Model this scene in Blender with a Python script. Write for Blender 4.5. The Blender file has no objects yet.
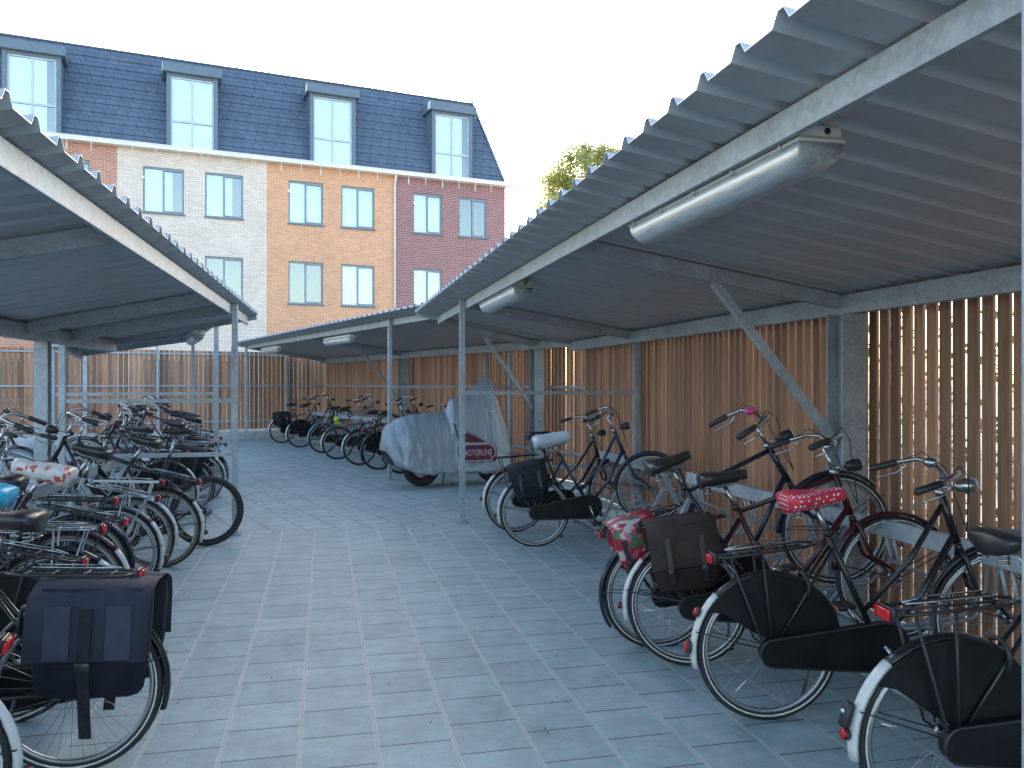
import bpy, math, random
from mathutils import Matrix, Vector, Euler
random.seed(7)
R = math.radians
sc = bpy.context.scene
COL = sc.collection

# ---------------------------------------------------------------- materials
MATS = {}
def newmat(name):
    m = bpy.data.materials.new(name); m.use_nodes = True
    nt = m.node_tree; b = nt.nodes['Principled BSDF']
    MATS[name] = m
    return m, nt, b
def N(nt, t, **kw):
    n = nt.nodes.new(t)
    for k, v in kw.items():
        if k in n.inputs.keys(): n.inputs[k].default_value = v
        else: setattr(n, k, v)
    return n
def L(nt, a, b): nt.links.new(a, b)
def c4(c): return (c[0], c[1], c[2], 1)
def simple(name, col, rough=.5, metal=0, var=.12, scale=12, bump=0, spec=.5, coord='Object', dirt=None, dirt_amt=.0):
    """plain surface with a little uneven tone and gloss"""
    m, nt, b = newmat(name)
    tc = N(nt, 'ShaderNodeTexCoord'); nz = N(nt, 'ShaderNodeTexNoise', Scale=scale, Detail=5.0, Roughness=.6)
    L(nt, tc.outputs[coord], nz.inputs['Vector'])
    mx = N(nt, 'ShaderNodeMix', data_type='RGBA')
    a = [max(0, x*(1-var)) for x in col]; bb = [min(1, x*(1+var)) for x in col]
    if dirt: bb = [x*(1-dirt_amt)+d*dirt_amt for x, d in zip(col, dirt)]
    mx.inputs[6].default_value = c4(a); mx.inputs[7].default_value = c4(bb)
    cr = N(nt, 'ShaderNodeMapRange'); cr.inputs[1].default_value = .35; cr.inputs[2].default_value = .65
    L(nt, nz.outputs[0], cr.inputs[0]); L(nt, cr.outputs[0], mx.inputs[0])
    L(nt, mx.outputs[2], b.inputs['Base Color'])
    mr = N(nt, 'ShaderNodeMapRange'); mr.inputs[3].default_value = max(.02, rough-.1); mr.inputs[4].default_value = min(1, rough+.12)
    L(nt, nz.outputs[0], mr.inputs[0]); L(nt, mr.outputs[0], b.inputs['Roughness'])
    b.inputs['Metallic'].default_value = metal
    b.inputs['Specular IOR Level'].default_value = spec
    if bump:
        bp = N(nt, 'ShaderNodeBump', Strength=1.0, Distance=bump); L(nt, nz.outputs[0], bp.inputs['Height']); L(nt, bp.outputs[0], b.inputs['Normal'])
    return m

def galv(name, base, metal=.55, rough=.5, stretch=(1,1,1), sp=.25, lo=.72, hi=1.22):
    m, nt, b = newmat(name)
    tc = N(nt, 'ShaderNodeTexCoord'); mp = N(nt, 'ShaderNodeMapping'); mp.inputs['Scale'].default_value = stretch
    L(nt, tc.outputs['Object'], mp.inputs[0])
    v = N(nt, 'ShaderNodeTexVoronoi', Scale=45.0); n1 = N(nt, 'ShaderNodeTexNoise', Scale=3.0, Detail=8.0, Roughness=.7)
    L(nt, mp.outputs[0], v.inputs['Vector']); L(nt, mp.outputs[0], n1.inputs['Vector'])
    hs = N(nt, 'ShaderNodeMapRange'); hs.inputs[1].default_value = .3; hs.inputs[2].default_value = .7
    L(nt, n1.outputs[0], hs.inputs[0])
    mx = N(nt, 'ShaderNodeMix', data_type='RGBA')
    mx.inputs[6].default_value = c4([x*lo for x in base]); mx.inputs[7].default_value = c4([min(1, x*hi) for x in base])
    L(nt, hs.outputs[0], mx.inputs[0])
    m2 = N(nt, 'ShaderNodeMix', data_type='RGBA', blend_type='MULTIPLY'); m2.inputs[0].default_value = sp
    bw = N(nt, 'ShaderNodeRGBToBW'); L(nt, v.outputs['Color'], bw.inputs[0])
    L(nt, mx.outputs[2], m2.inputs[6]); L(nt, bw.outputs[0], m2.inputs[7])
    L(nt, m2.outputs[2], b.inputs['Base Color'])
    b.inputs['Metallic'].default_value = metal
    mr = N(nt, 'ShaderNodeMapRange'); mr.inputs[3].default_value = rough-.12; mr.inputs[4].default_value = rough+.15
    L(nt, n1.outputs[0], mr.inputs[0]); L(nt, mr.outputs[0], b.inputs['Roughness'])
    return m
galv('galvanised', (.36, .40, .43), .25, .55)
galv('sheet_steel', (.43, .44, .45), .35, .42, (1, 1, 1), .05, .88, 1.1)
simple('rim_steel', (.32, .33, .34), .35, .8, .1, 8)
simple('chrome', (.38, .39, .4), .22, .95, .08, 10)
simple('spoke_steel', (.3, .3, .31), .35, .8, .1, 20)
simple('tyre_rubber', (.022, .022, .023), .75, 0, .3, 25)
simple('tyre_stripe', (.6, .6, .58), .6, 0, .15, 30)
simple('tan_wall', (.35, .24, .15), .7, 0, .2, 30)
simple('black_plastic', (.02, .02, .022), .45, 0, .3, 10)
simple('black_leather', (.022, .021, .022), .38, 0, .3, 22, .0006)
simple('brown_leather', (.11, .055, .03), .4, 0, .3, 22)
simple('coat_vinyl', (.011, .011, .012), .4, 0, .4, 6, spec=.2)
simple('bag_black', (.02, .021, .025), .8, 0, .3, 30, .002, spec=.2)
simple('bag_navy', (.013, .015, .024), .8, 0, .25, 14, .002, spec=.2)
simple('bag_navy_light', (.017, .02, .034), .8, 0, .2, 14, .002)
simple('bag_navy_pale', (.03, .035, .056), .8, 0, .2, 14, .002)
simple('bag_brown', (.032, .022, .018), .8, 0, .25, 10, .002, spec=.2)
simple('bag_brown_light', (.042, .03, .025), .8, 0, .25, 10, .002, spec=.2)
simple('white_paint', (.62, .62, .6), .35, 0, .06, 15, dirt=(.45, .42, .38), dirt_amt=.35)
simple('red_lens', (.5, .01, .015), .15, 0, .1, 20)
simple('orange_lens', (.75, .22, .02), .2, 0, .1, 20)
simple('clear_lens', (.6, .63, .65), .1, .3, .05, 20)
simple('pink_plastic', (.55, .05, .2), .3, 0, .1, 20)
simple('orange_rubber', (.6, .12, .04), .6, 0, .1, 20)
simple('yellow_green', (.45, .6, .04), .6, 0, .1, 20)
simple('purple_plastic', (.14, .08, .4), .4, 0, .1, 20)
simple('cyan_plastic', (.05, .42, .62), .35, 0, .1, 20)
simple('pale_cover', (.5, .6, .66), .35, 0, .12, 12, .003)
simple('red_cloth', (.42, .02, .04), .7, 0, .2, 20, .002)
simple('wicker', (.28, .18, .09), .7, 0, .3, 40, .003)
PAINTS = dict(black=(.012, .012, .014), blue=(.012, .028, .06), maroon=(.04, .006, .009), silver=(.42, .44, .46), darkgreen=(.01, .04, .025),
              grey=(.12, .13, .14), red=(.16, .01, .012), white=(.65, .65, .64), lightblue=(.12, .3, .42), bright_blue=(.02, .09, .35), navy=(.01, .014, .03))
for k, v in PAINTS.items(): simple('paint_'+k, v, .28, .25 if k in ('silver', 'grey', 'lightblue') else 0, .15, 9)
simple('fixture_white', (.62, .62, .58), .45, 0, .08, 9, dirt=(.4, .36, .3), dirt_amt=.5)
simple('concrete_kerb', (.42, .42, .41), .85, 0, .15, 6, .004)
simple('frame_grey', (.11, .155, .2), .5, 0, .1, 6)
simple('window_grey', (.2, .26, .3), .5, 0, .1, 6)
simple('frame_light', (.45, .52, .58), .5, 0, .1, 6)
simple('white_trim', (.72, .68, .62), .5, 0, .08, 5)
simple('curtain', (.84, .86, .85), .9, 0, .1, 4)
simple('room_dark', (.1, .12, .13), .9, 0, .1, 4)
simple('sand_ground', (.42, .37, .29), .9, 0, .25, 1.2, .01)
simple('bark', (.1, .08, .06), .9, 0, .3, 10, .01)

def glass_pane():
    m, nt, b = newmat('window_glass')
    out = nt.nodes['Material Output']
    gl = N(nt, 'ShaderNodeBsdfGlossy'); gl.inputs['Color'].default_value = (.9, .93, .9, 1); gl.inputs['Roughness'].default_value = .03
    tr = N(nt, 'ShaderNodeBsdfTransparent'); tr.inputs['Color'].default_value = (.85, .95, .97, 1)
    fr = N(nt, 'ShaderNodeFresnel'); fr.inputs['IOR'].default_value = 1.9
    mr = N(nt, 'ShaderNodeMapRange'); mr.inputs[3].default_value = .14; mr.inputs[4].default_value = .85
    ms = N(nt, 'ShaderNodeMixShader'); L(nt, fr.outputs[0], mr.inputs[0]); L(nt, mr.outputs[0], ms.inputs[0])
    L(nt, tr.outputs[0], ms.inputs[1]); L(nt, gl.outputs[0], ms.inputs[2]); L(nt, ms.outputs[0], out.inputs['Surface'])
glass_pane()
def diffuser():
    m, nt, b = newmat('fixture_diffuser')
    b.inputs['Base Color'].default_value = (.42, .45, .46, 1); b.inputs['Roughness'].default_value = .25
    b.inputs['Transmission Weight'].default_value = .55; b.inputs['IOR'].default_value = 1.3
    tc = N(nt, 'ShaderNodeTexCoord'); w = N(nt, 'ShaderNodeTexNoise', Scale=6.0, Detail=8.0, Roughness=.7)
    mp = N(nt, 'ShaderNodeMapping'); mp.inputs['Scale'].default_value = (8, 1, 8)
    L(nt, tc.outputs['Object'], mp.inputs[0]); L(nt, mp.outputs[0], w.inputs['Vector'])
    cr = N(nt, 'ShaderNodeValToRGB'); cr.color_ramp.elements[0].color = (.26, .29, .3, 1); cr.color_ramp.elements[0].position = .35
    cr.color_ramp.elements[1].color = (.5, .54, .56, 1); cr.color_ramp.elements[1].position = .65
    L(nt, w.outputs[0], cr.inputs[0]); L(nt, cr.outputs[0], b.inputs['Base Color'])
    mr = N(nt, 'ShaderNodeMapRange'); mr.inputs[3].default_value = .35; mr.inputs[4].default_value = .7
    L(nt, w.outputs[0], mr.inputs[0]); L(nt, mr.outputs[0], b.inputs['Roughness'])
diffuser()

def brick(name, c1, c2, mortar, sw=.21, rh=.0625, mw=.012):
    m, nt, b = newmat(name)
    tc = N(nt, 'ShaderNodeTexCoord'); sp = N(nt, 'ShaderNodeSeparateXYZ'); cb = N(nt, 'ShaderNodeCombineXYZ')
    L(nt, tc.outputs['Object'], sp.inputs[0])
    ad = N(nt, 'ShaderNodeMath', operation='ADD'); L(nt, sp.outputs[0], ad.inputs[0]); L(nt, sp.outputs[1], ad.inputs[1])
    L(nt, ad.outputs[0], cb.inputs[0]); L(nt, sp.outputs[2], cb.inputs[1])
    br = N(nt, 'ShaderNodeTexBrick', Scale=1.0); br.inputs['Brick Width'].default_value = sw; br.inputs['Row Height'].default_value = rh
    br.inputs['Mortar Size'].default_value = mw; br.inputs['Mortar Smooth'].default_value = .3; br.inputs['Bias'].default_value = 0
    br.inputs['Color1'].default_value = c4(c1); br.inputs['Color2'].default_value = c4(c2); br.inputs['Mortar'].default_value = c4(mortar)
    L(nt, cb.outputs[0], br.inputs['Vector'])
    nz = N(nt, 'ShaderNodeTexNoise', Scale=1.3, Detail=6.0, Roughness=.65); L(nt, tc.outputs['Object'], nz.inputs['Vector'])
    mr = N(nt, 'ShaderNodeMapRange'); mr.inputs[3].default_value = .8; mr.inputs[4].default_value = 1.18; L(nt, nz.outputs[0], mr.inputs[0])
    mx = N(nt, 'ShaderNodeMix', data_type='RGBA', blend_type='MULTIPLY'); mx.inputs[0].default_value = 1
    L(nt, br.outputs['Color'], mx.inputs[6]); L(nt, mr.outputs[0], mx.inputs[7]); L(nt, mx.outputs[2], b.inputs['Base Color'])
    b.inputs['Roughness'].default_value = .85
    bp = N(nt, 'ShaderNodeBump', Strength=.6, Distance=.006, invert=True); L(nt, br.outputs['Fac'], bp.inputs['Height']); L(nt, bp.outputs[0], b.inputs['Normal'])
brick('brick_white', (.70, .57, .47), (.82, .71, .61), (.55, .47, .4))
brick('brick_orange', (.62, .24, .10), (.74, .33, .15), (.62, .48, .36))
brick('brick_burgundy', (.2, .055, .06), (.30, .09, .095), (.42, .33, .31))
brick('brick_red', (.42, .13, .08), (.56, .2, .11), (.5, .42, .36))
brick('roof_tiles', (.085, .12, .175), (.10, .14, .20), (.055, .07, .105), .34, .33, .012)

def paving(name, c1, c2, rot, off=(0, 0), bw=.3, rh=.324, offs=.5, joint=.75):
    m, nt, b = newmat(name)
    tc = N(nt, 'ShaderNodeTexCoord'); mp = N(nt, 'ShaderNodeMapping'); mp.inputs['Rotation'].default_value = (0, 0, rot); mp.inputs['Location'].default_value = (off[0], off[1], 0)
    L(nt, tc.outputs['Object'], mp.inputs[0])
    br = N(nt, 'ShaderNodeTexBrick', Scale=1.0); br.offset = offs
    br.inputs['Brick Width'].default_value = bw; br.inputs['Row Height'].default_value = rh
    br.inputs['Mortar Size'].default_value = .005; br.inputs['Mortar Smooth'].default_value = .35; br.inputs['Bias'].default_value = 0
    br.inputs['Color1'].default_value = c4(c1); br.inputs['Color2'].default_value = c4(c2); br.inputs['Mortar'].default_value = (.1, .1, .09, 1)
    L(nt, mp.outputs[0], br.inputs['Vector'])
    n1 = N(nt, 'ShaderNodeTexNoise', Scale=1.7, Detail=7.0, Roughness=.7); n2 = N(nt, 'ShaderNodeTexNoise', Scale=90.0, Detail=3.0)
    n3 = N(nt, 'ShaderNodeTexNoise', Scale=7.0, Detail=6.0, Roughness=.7)
    for n in (n1, n2, n3): L(nt, tc.outputs['Object'], n.inputs['Vector'])
    a1 = N(nt, 'ShaderNodeMapRange'); a1.inputs[1].default_value = .3; a1.inputs[2].default_value = .7; a1.inputs[3].default_value = .84; a1.inputs[4].default_value = 1.15; L(nt, n1.outputs[0], a1.inputs[0])
    a2 = N(nt, 'ShaderNodeMapRange'); a2.inputs[3].default_value = .86; a2.inputs[4].default_value = 1.14; L(nt, n2.outputs[0], a2.inputs[0])
    a3 = N(nt, 'ShaderNodeMapRange'); a3.inputs[1].default_value = .3; a3.inputs[2].default_value = .7; a3.inputs[3].default_value = .82; a3.inputs[4].default_value = 1.16; L(nt, n3.outputs[0], a3.inputs[0])
    mu = N(nt, 'ShaderNodeMath', operation='MULTIPLY'); L(nt, a1.outputs[0], mu.inputs[0]); L(nt, a2.outputs[0], mu.inputs[1])
    mu2 = N(nt, 'ShaderNodeMath', operation='MULTIPLY'); L(nt, mu.outputs[0], mu2.inputs[0]); L(nt, a3.outputs[0], mu2.inputs[1])
    mx = N(nt, 'ShaderNodeMix', data_type='RGBA', blend_type='MULTIPLY'); mx.inputs[0].default_value = 1
    L(nt, br.outputs['Color'], mx.inputs[6]); L(nt, mu2.outputs[0], mx.inputs[7])
    se = N(nt, 'ShaderNodeSeparateXYZ'); L(nt, mp.outputs[0], se.inputs[0])
    dv = N(nt, 'ShaderNodeMath', operation='DIVIDE'); dv.inputs[1].default_value = rh; L(nt, se.outputs[1], dv.inputs[0])
    ro = N(nt, 'ShaderNodeMath', operation='ROUND'); L(nt, dv.outputs[0], ro.inputs[0])
    su = N(nt, 'ShaderNodeMath', operation='SUBTRACT'); L(nt, dv.outputs[0], su.inputs[0]); L(nt, ro.outputs[0], su.inputs[1])
    ab = N(nt, 'ShaderNodeMath', operation='ABSOLUTE'); L(nt, su.outputs[0], ab.inputs[0])
    ls = N(nt, 'ShaderNodeMapRange'); ls.inputs[1].default_value = .036; ls.inputs[2].default_value = .018; ls.inputs[3].default_value = 0; ls.inputs[4].default_value = joint; L(nt, ab.outputs[0], ls.inputs[0])
    ml = N(nt, 'ShaderNodeMath', operation='MULTIPLY'); L(nt, ls.outputs[0], ml.inputs[0]); L(nt, a3.outputs[0], ml.inputs[1])
    mj = N(nt, 'ShaderNodeMix', data_type='RGBA'); L(nt, ml.outputs[0], mj.inputs[0]); L(nt, mx.outputs[2], mj.inputs[6]); mj.inputs[7].default_value = (.5, .5, .48, 1)
    L(nt, mj.outputs[2], b.inputs['Base Color'])
    rr = N(nt, 'ShaderNodeMapRange'); rr.inputs[3].default_value = .55; rr.inputs[4].default_value = .85; L(nt, n3.outputs[0], rr.inputs[0]); L(nt, rr.outputs[0], b.inputs['Roughness'])
    b1 = N(nt, 'ShaderNodeBump', Strength=1.0, Distance=.004, invert=True); L(nt, br.outputs['Fac'], b1.inputs['Height'])
    b2 = N(nt, 'ShaderNodeBump', Strength=.5, Distance=.0012); L(nt, n2.outputs[0], b2.inputs['Height']); L(nt, b1.outputs[0], b2.inputs['Normal']); L(nt, b2.outputs[0], b.inputs['Normal'])
# joints run along the aisle (object Y) -> rotate the brick pattern a quarter turn
paving('slabs_near', (.25, .325, .33), (.285, .36, .365), R(90), (.07, -.22))
paving('slabs_far', (.255, .33, .33), (.285, .355, .355), R(90-17.5), (.0, .1), joint=0)

def wood():
    m, nt, b = newmat('fence_wood')
    geo = N(nt, 'ShaderNodeNewGeometry'); tc = N(nt, 'ShaderNodeTexCoord')
    mp = N(nt, 'ShaderNodeMapping'); mp.inputs['Scale'].default_value = (22, 22, 1.2)
    L(nt, tc.outputs['Object'], mp.inputs[0])
    ad = N(nt, 'ShaderNodeVectorMath', operation='ADD'); L(nt, mp.outputs[0], ad.inputs[0])
    sc_ = N(nt, 'ShaderNodeMath', operation='MULTIPLY'); sc_.inputs[1].default_value = 37; L(nt, geo.outputs['Random Per Island'], sc_.inputs[0]); L(nt, sc_.outputs[0], ad.inputs[1])
    nz = N(nt, 'ShaderNodeTexNoise', Scale=1.5, Detail=7.0, Roughness=.65); L(nt, ad.outputs[0], nz.inputs['Vector'])
    cr = N(nt, 'ShaderNodeValToRGB'); cr.color_ramp.elements[0].position = .3; cr.color_ramp.elements[0].color = (.21, .105, .06, 1)
    cr.color_ramp.elements[1].position = .7; cr.color_ramp.elements[1].color = (.40, .21, .12, 1); L(nt, nz.outputs[0], cr.inputs[0])
    hv = N(nt, 'ShaderNodeMapRange'); hv.inputs[3].default_value = .6; hv.inputs[4].default_value = 1.35; L(nt, geo.outputs['Random Per Island'], hv.inputs[0])
    mx = N(nt, 'ShaderNodeMix', data_type='RGBA', blend_type='MULTIPLY'); mx.inputs[0].default_value = 1
    L(nt, cr.outputs[0], mx.inputs[6]); L(nt, hv.outputs[0], mx.inputs[7]); L(nt, mx.outputs[2], b.inputs['Base Color'])
    b.inputs['Roughness'].default_value = .75
    bp = N(nt, 'ShaderNodeBump', Strength=.4, Distance=.002); L(nt, nz.outputs[0], bp.inputs['Height']); L(nt, bp.outputs[0], b.inputs['Normal'])
wood()
def dots(name, base, dot, scale, rad):
    m, nt, b = newmat(name)
    tc = N(nt, 'ShaderNodeTexCoord'); v = N(nt, 'ShaderNodeTexVoronoi', Scale=scale); v.inputs['Randomness'].default_value = .15
    L(nt, tc.outputs['Object'], v.inputs['Vector'])
    lt = N(nt, 'ShaderNodeMath', operation='LESS_THAN'); lt.inputs[1].default_value = rad; L(nt, v.outputs['Distance'], lt.inputs[0])
    mx = N(nt, 'ShaderNodeMix', data_type='RGBA'); mx.inputs[6].default_value = c4(base); mx.inputs[7].default_value = c4(dot)
    L(nt, lt.outputs[0], mx.inputs[0]); L(nt, mx.outputs[2], b.inputs['Base Color']); b.inputs['Roughness'].default_value = .45
dots('polka_cloth', (.55, .03, .06), (.8, .75, .75), 48, .3)
def floral(name, cols, scale):
    m, nt, b = newmat(name)
    tc = N(nt, 'ShaderNodeTexCoord'); v = N(nt, 'ShaderNodeTexVoronoi', Scale=scale); nz = N(nt, 'ShaderNodeTexNoise', Scale=scale*.8, Detail=3.0)
    va = N(nt, 'ShaderNodeVectorMath', operation='ADD'); vs = N(nt, 'ShaderNodeVectorMath', operation='SCALE'); vs.inputs['Scale'].default_value = .08
    L(nt, tc.outputs['Object'], nz.inputs['Vector']); L(nt, nz.outputs['Color'], vs.inputs[0]); L(nt, tc.outputs['Object'], va.inputs[0]); L(nt, vs.outputs[0], va.inputs[1]); L(nt, va.outputs[0], v.inputs['Vector'])
    bw = N(nt, 'ShaderNodeRGBToBW'); L(nt, v.outputs['Color'], bw.inputs[0])
    cr = N(nt, 'ShaderNodeValToRGB'); cr.color_ramp.interpolation = 'CONSTANT'
    e = cr.color_ramp.elements; e[0].position = 0; e[0].color = c4(cols[0]); e[1].position = .42; e[1].color = c4(cols[1])
    for p, c in zip((.52, .62, .7), cols[2:]): x = e.new(p); x.color = c4(c)
    L(nt, bw.outputs[0], cr.inputs[0]); L(nt, cr.outputs[0], b.inputs['Base Color']); b.inputs['Roughness'].default_value = .4
floral('floral_bag', ((.32, .012, .03), (.42, .36, .34), (.3, .01, .03), (.06, .12, .06), (.4, .1, .16)), 26)
floral('plastic_bag', ((.62, .62, .6), (.66, .66, .64), (.5, .08, .06), (.6, .58, .56), (.66, .64, .62)), 28)
def cover_cloth():
    m, nt, b = newmat('silver_tarpaulin')
    tc = N(nt, 'ShaderNodeTexCoord'); mp = N(nt, 'ShaderNodeMapping'); mp.inputs['Scale'].default_value = (4, 4, 1)
    L(nt, tc.outputs['Object'], mp.inputs[0])
    nz = N(nt, 'ShaderNodeTexNoise', Scale=2.2, Detail=6.0, Roughness=.6, Distortion=1.2); L(nt, mp.outputs[0], nz.inputs['Vector'])
    n2 = N(nt, 'ShaderNodeTexNoise', Scale=16.0, Detail=4.0, Distortion=1.5); L(nt, tc.outputs['Object'], n2.inputs['Vector'])
    b.inputs['Base Color'].default_value = (.27, .31, .335, 1); b.inputs['Roughness'].default_value = .4; b.inputs['Metallic'].default_value = .35
    b1 = N(nt, 'ShaderNodeBump', Strength=1.0, Distance=.018); L(nt, nz.outputs[0], b1.inputs['Height'])
    b2 = N(nt, 'ShaderNodeBump', Strength=.8, Distance=.004); L(nt, n2.outputs[0], b2.inputs['Height']); L(nt, b1.outputs[0], b2.inputs['Normal']); L(nt, b2.outputs[0], b.inputs['Normal'])
cover_cloth()
def leafm(name, c1, c2):
    m, nt, b = newmat(name)
    geo = N(nt, 'ShaderNodeNewGeometry'); mx = N(nt, 'ShaderNodeMix', data_type='RGBA')
    mx.inputs[6].default_value = c4(c1); mx.inputs[7].default_value = c4(c2); L(nt, geo.outputs['Random Per Island'], mx.inputs[0]); L(nt, mx.outputs[2], b.inputs['Base Color'])
    out = nt.nodes['Material Output']; tr = N(nt, 'ShaderNodeBsdfTranslucent'); L(nt, mx.outputs[2], tr.inputs[0])
    ms = N(nt, 'ShaderNodeMixShader'); ms.inputs[0].default_value = .5; L(nt, b.outputs[0], ms.inputs[1]); L(nt, tr.outputs[0], ms.inputs[2]); L(nt, ms.outputs[0], out.inputs['Surface'])
leafm('leaf_yellow_green', (.3, .34, .1), (.5, .5, .2))
leafm('leaf_green', (.05, .08, .02), (.12, .16, .04))

# ---------------------------------------------------------------- mesh builder
class MB:
    def __init__(s): s.v = []; s.f = []; s.mi = []; s.sm = []; s.mats = []
    def _m(s, m):
        if m not in s.mats: s.mats.append(m)
        return s.mats.index(m)
    def add(s, vs, fs, m, smooth=False, M=None):
        o = len(s.v); k = s._m(m)
        s.v += [tuple(M @ Vector(v)) for v in vs] if M is not None else [tuple(v) for v in vs]
        s.f += [tuple(i+o for i in f) for f in fs]; s.mi += [k]*len(fs); s.sm += [smooth]*len(fs)
        return s
    def box(s, lo, hi, m, M=None):
        x0, y0, z0 = lo; x1, y1, z1 = hi
        vs = [(x0,y0,z0),(x1,y0,z0),(x1,y1,z0),(x0,y1,z0),(x0,y0,z1),(x1,y0,z1),(x1,y1,z1),(x0,y1,z1)]
        return s.add(vs, [(3,2,1,0),(4,5,6,7),(0,1,5,4),(1,2,6,5),(2,3,7,6),(3,0,4,7)], m, False, M)
    def rbox(s, lo, hi, m, r=.01, M=None, taper=1.0):
        """box with chamfered vertical+horizontal edges (rounded look)"""
        x0,y0,z0 = lo; x1,y1,z1 = hi; r = min(r, (x1-x0)*.45, (y1-y0)*.45, (z1-z0)*.45)
        cx, cy = (x0+x1)/2, (y0+y1)/2; loops = []
        def ring(ins, z):
            a, b, c, d = x0+ins, y0+ins, x1-ins, y1-ins; q = r*.9
            return [(a+q,b,z),(c-q,b,z),(c,b+q,z),(c,d-q,z),(c-q,d,z),(a+q,d,z),(a,d-q,z),(a,b+q,z)]
        for ins, z in ((r*.9, z0), (r*.25, z0+r*.35), (0, z0+r), (0, z1-r), (r*.25, z1-r*.35), (r*.9, z1)):
            loops.append(ring(ins, z))
        return s.loft(loops, m, True, True, M)
    def loft(s, loops, m, caps=True, smooth=True, M=None, close=True):
        n = len(loops[0]); vs = [v for lp in loops for v in lp]; fs = []
        for i in range(len(loops)-1):
            for j in range(n if close else n-1):
                a = i*n+j; b = i*n+(j+1) % n
                fs.append((a, b, b+n, a+n))
        if caps: fs.append(tuple(range(n))[::-1]); fs.append(tuple(range((len(loops)-1)*n, len(loops)*n)))
        return s.add(vs, fs, m, smooth, M)
    def tube(s, pts, r, m, seg=8, closed=False, caps=True, M=None, flat=1.0):
        pts = [Vector(p) for p in pts]; n = len(pts)
        rs = r if isinstance(r, (list, tuple)) else [r]*n
        loops = []; prev = None
        for i, p in enumerate(pts):
            if closed: t = pts[(i+1) % n]-pts[i-1]
            else: t = pts[min(i+1, n-1)]-pts[max(i-1, 0)]
            t.normalize()
            if prev is None:
                u = t.orthogonal().normalized()
                if abs(t.y) < .9: u = (Vector((0,1,0))-t*t.y).normalized()
            else:
                u = prev-t*prev.dot(t)
                u = u.normalized() if u.length > 1e-5 else t.orthogonal().normalized()
            prev = u; w = t.cross(u)
            loops.append([p+(u*math.cos(a)*flat+w*math.sin(a))*rs[i] for a in [2*math.pi*k/seg for k in range(seg)]])
        if closed:
            vs = [v for lp in loops for v in lp]; fs = []
            for i in range(n):
                for j in range(seg):
                    a = i*seg+j; b = i*seg+(j+1) % seg; i2 = ((i+1) % n)*seg
                    fs.append((a, b, i2+(j+1) % seg, i2+j))
            return s.add(vs, fs, m, True, M)
        return s.loft(loops, m, caps, True, M)
    def cyl(s, p0, p1, r, m, seg=10, M=None): return s.tube([p0, p1], r, m, seg, M=M)
    def bar(s, p0, p1, w, h, m, up=(0,0,1)):
        p0, p1 = Vector(p0), Vector(p1); t = (p1-p0).normalized(); u = Vector(up)
        if abs(t.dot(u)) > .98: u = Vector((1,0,0))
        sd = t.cross(u).normalized(); uu = sd.cross(t).normalized()
        lp = lambda p: [p+sd*a*w/2+uu*b*h/2 for a, b in ((-1,-1),(1,-1),(1,1),(-1,1))]
        return s.loft([lp(p0), lp(p1)], m, True, False)
    def prism(s, poly, a, b, m, axis='y', smooth=False):
        """polygon in (x,z) extruded along y from a to b"""
        n = len(poly)
        vs = [(x, a, z) for x, z in poly]+[(x, b, z) for x, z in poly]
        fs = [tuple(range(n)), tuple(range(n, 2*n))[::-1]]+[(i, i+n, (i+1) % n+n, (i+1) % n) for i in range(n)]
        return s.add(vs, fs, m, smooth)
    def sphere(s, c, r, m, sx=1, sy=1, sz=1, seg=12, M=None):
        loops = []
        for i in range(1, 7):
            a = math.pi*i/7; loops.append([(c[0]+r*sx*math.sin(a)*math.cos(b), c[1]+r*sy*math.sin(a)*math.sin(b), c[2]-r*sz*math.cos(a)) for b in [2*math.pi*k/seg for k in range(seg)]])
        return s.loft(loops, m, True, True, M)
    def mesh(s, name):
        me = bpy.data.meshes.new(name); me.from_pydata(s.v, [], s.f)
        for k in s.mats: me.materials.append(MATS[k])
        me.polygons.foreach_set('material_index', s.mi); me.polygons.foreach_set('use_smooth', s.sm)
        me.update(); return me

def link(name, me, parent=None, M=None):
    o = bpy.data.objects.new(name, me); COL.objects.link(o)
    if parent is not None: o.parent = parent
    if M is not None: o.matrix_local = M
    return o
def tag(o, label, cat, group=None, kind=None):
    if label: o['label'] = label
    if cat: o['category'] = cat
    if group: o['group'] = group
    if kind: o['kind'] = kind
    return o
def thing(name, label, cat, loc=(0,0,0), rot=(0,0,0), group=None):
    o = link(name, None); o.location = loc; o.rotation_euler = rot; o.empty_display_size = .1
    return tag(o, label, cat, group)
CACHE = {}
def cached(key, fn):
    if key not in CACHE:
        mb = MB(); fn(mb); CACHE[key] = mb.mesh(key if isinstance(key, str) else str(key[0]))
    return CACHE[key]

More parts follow.
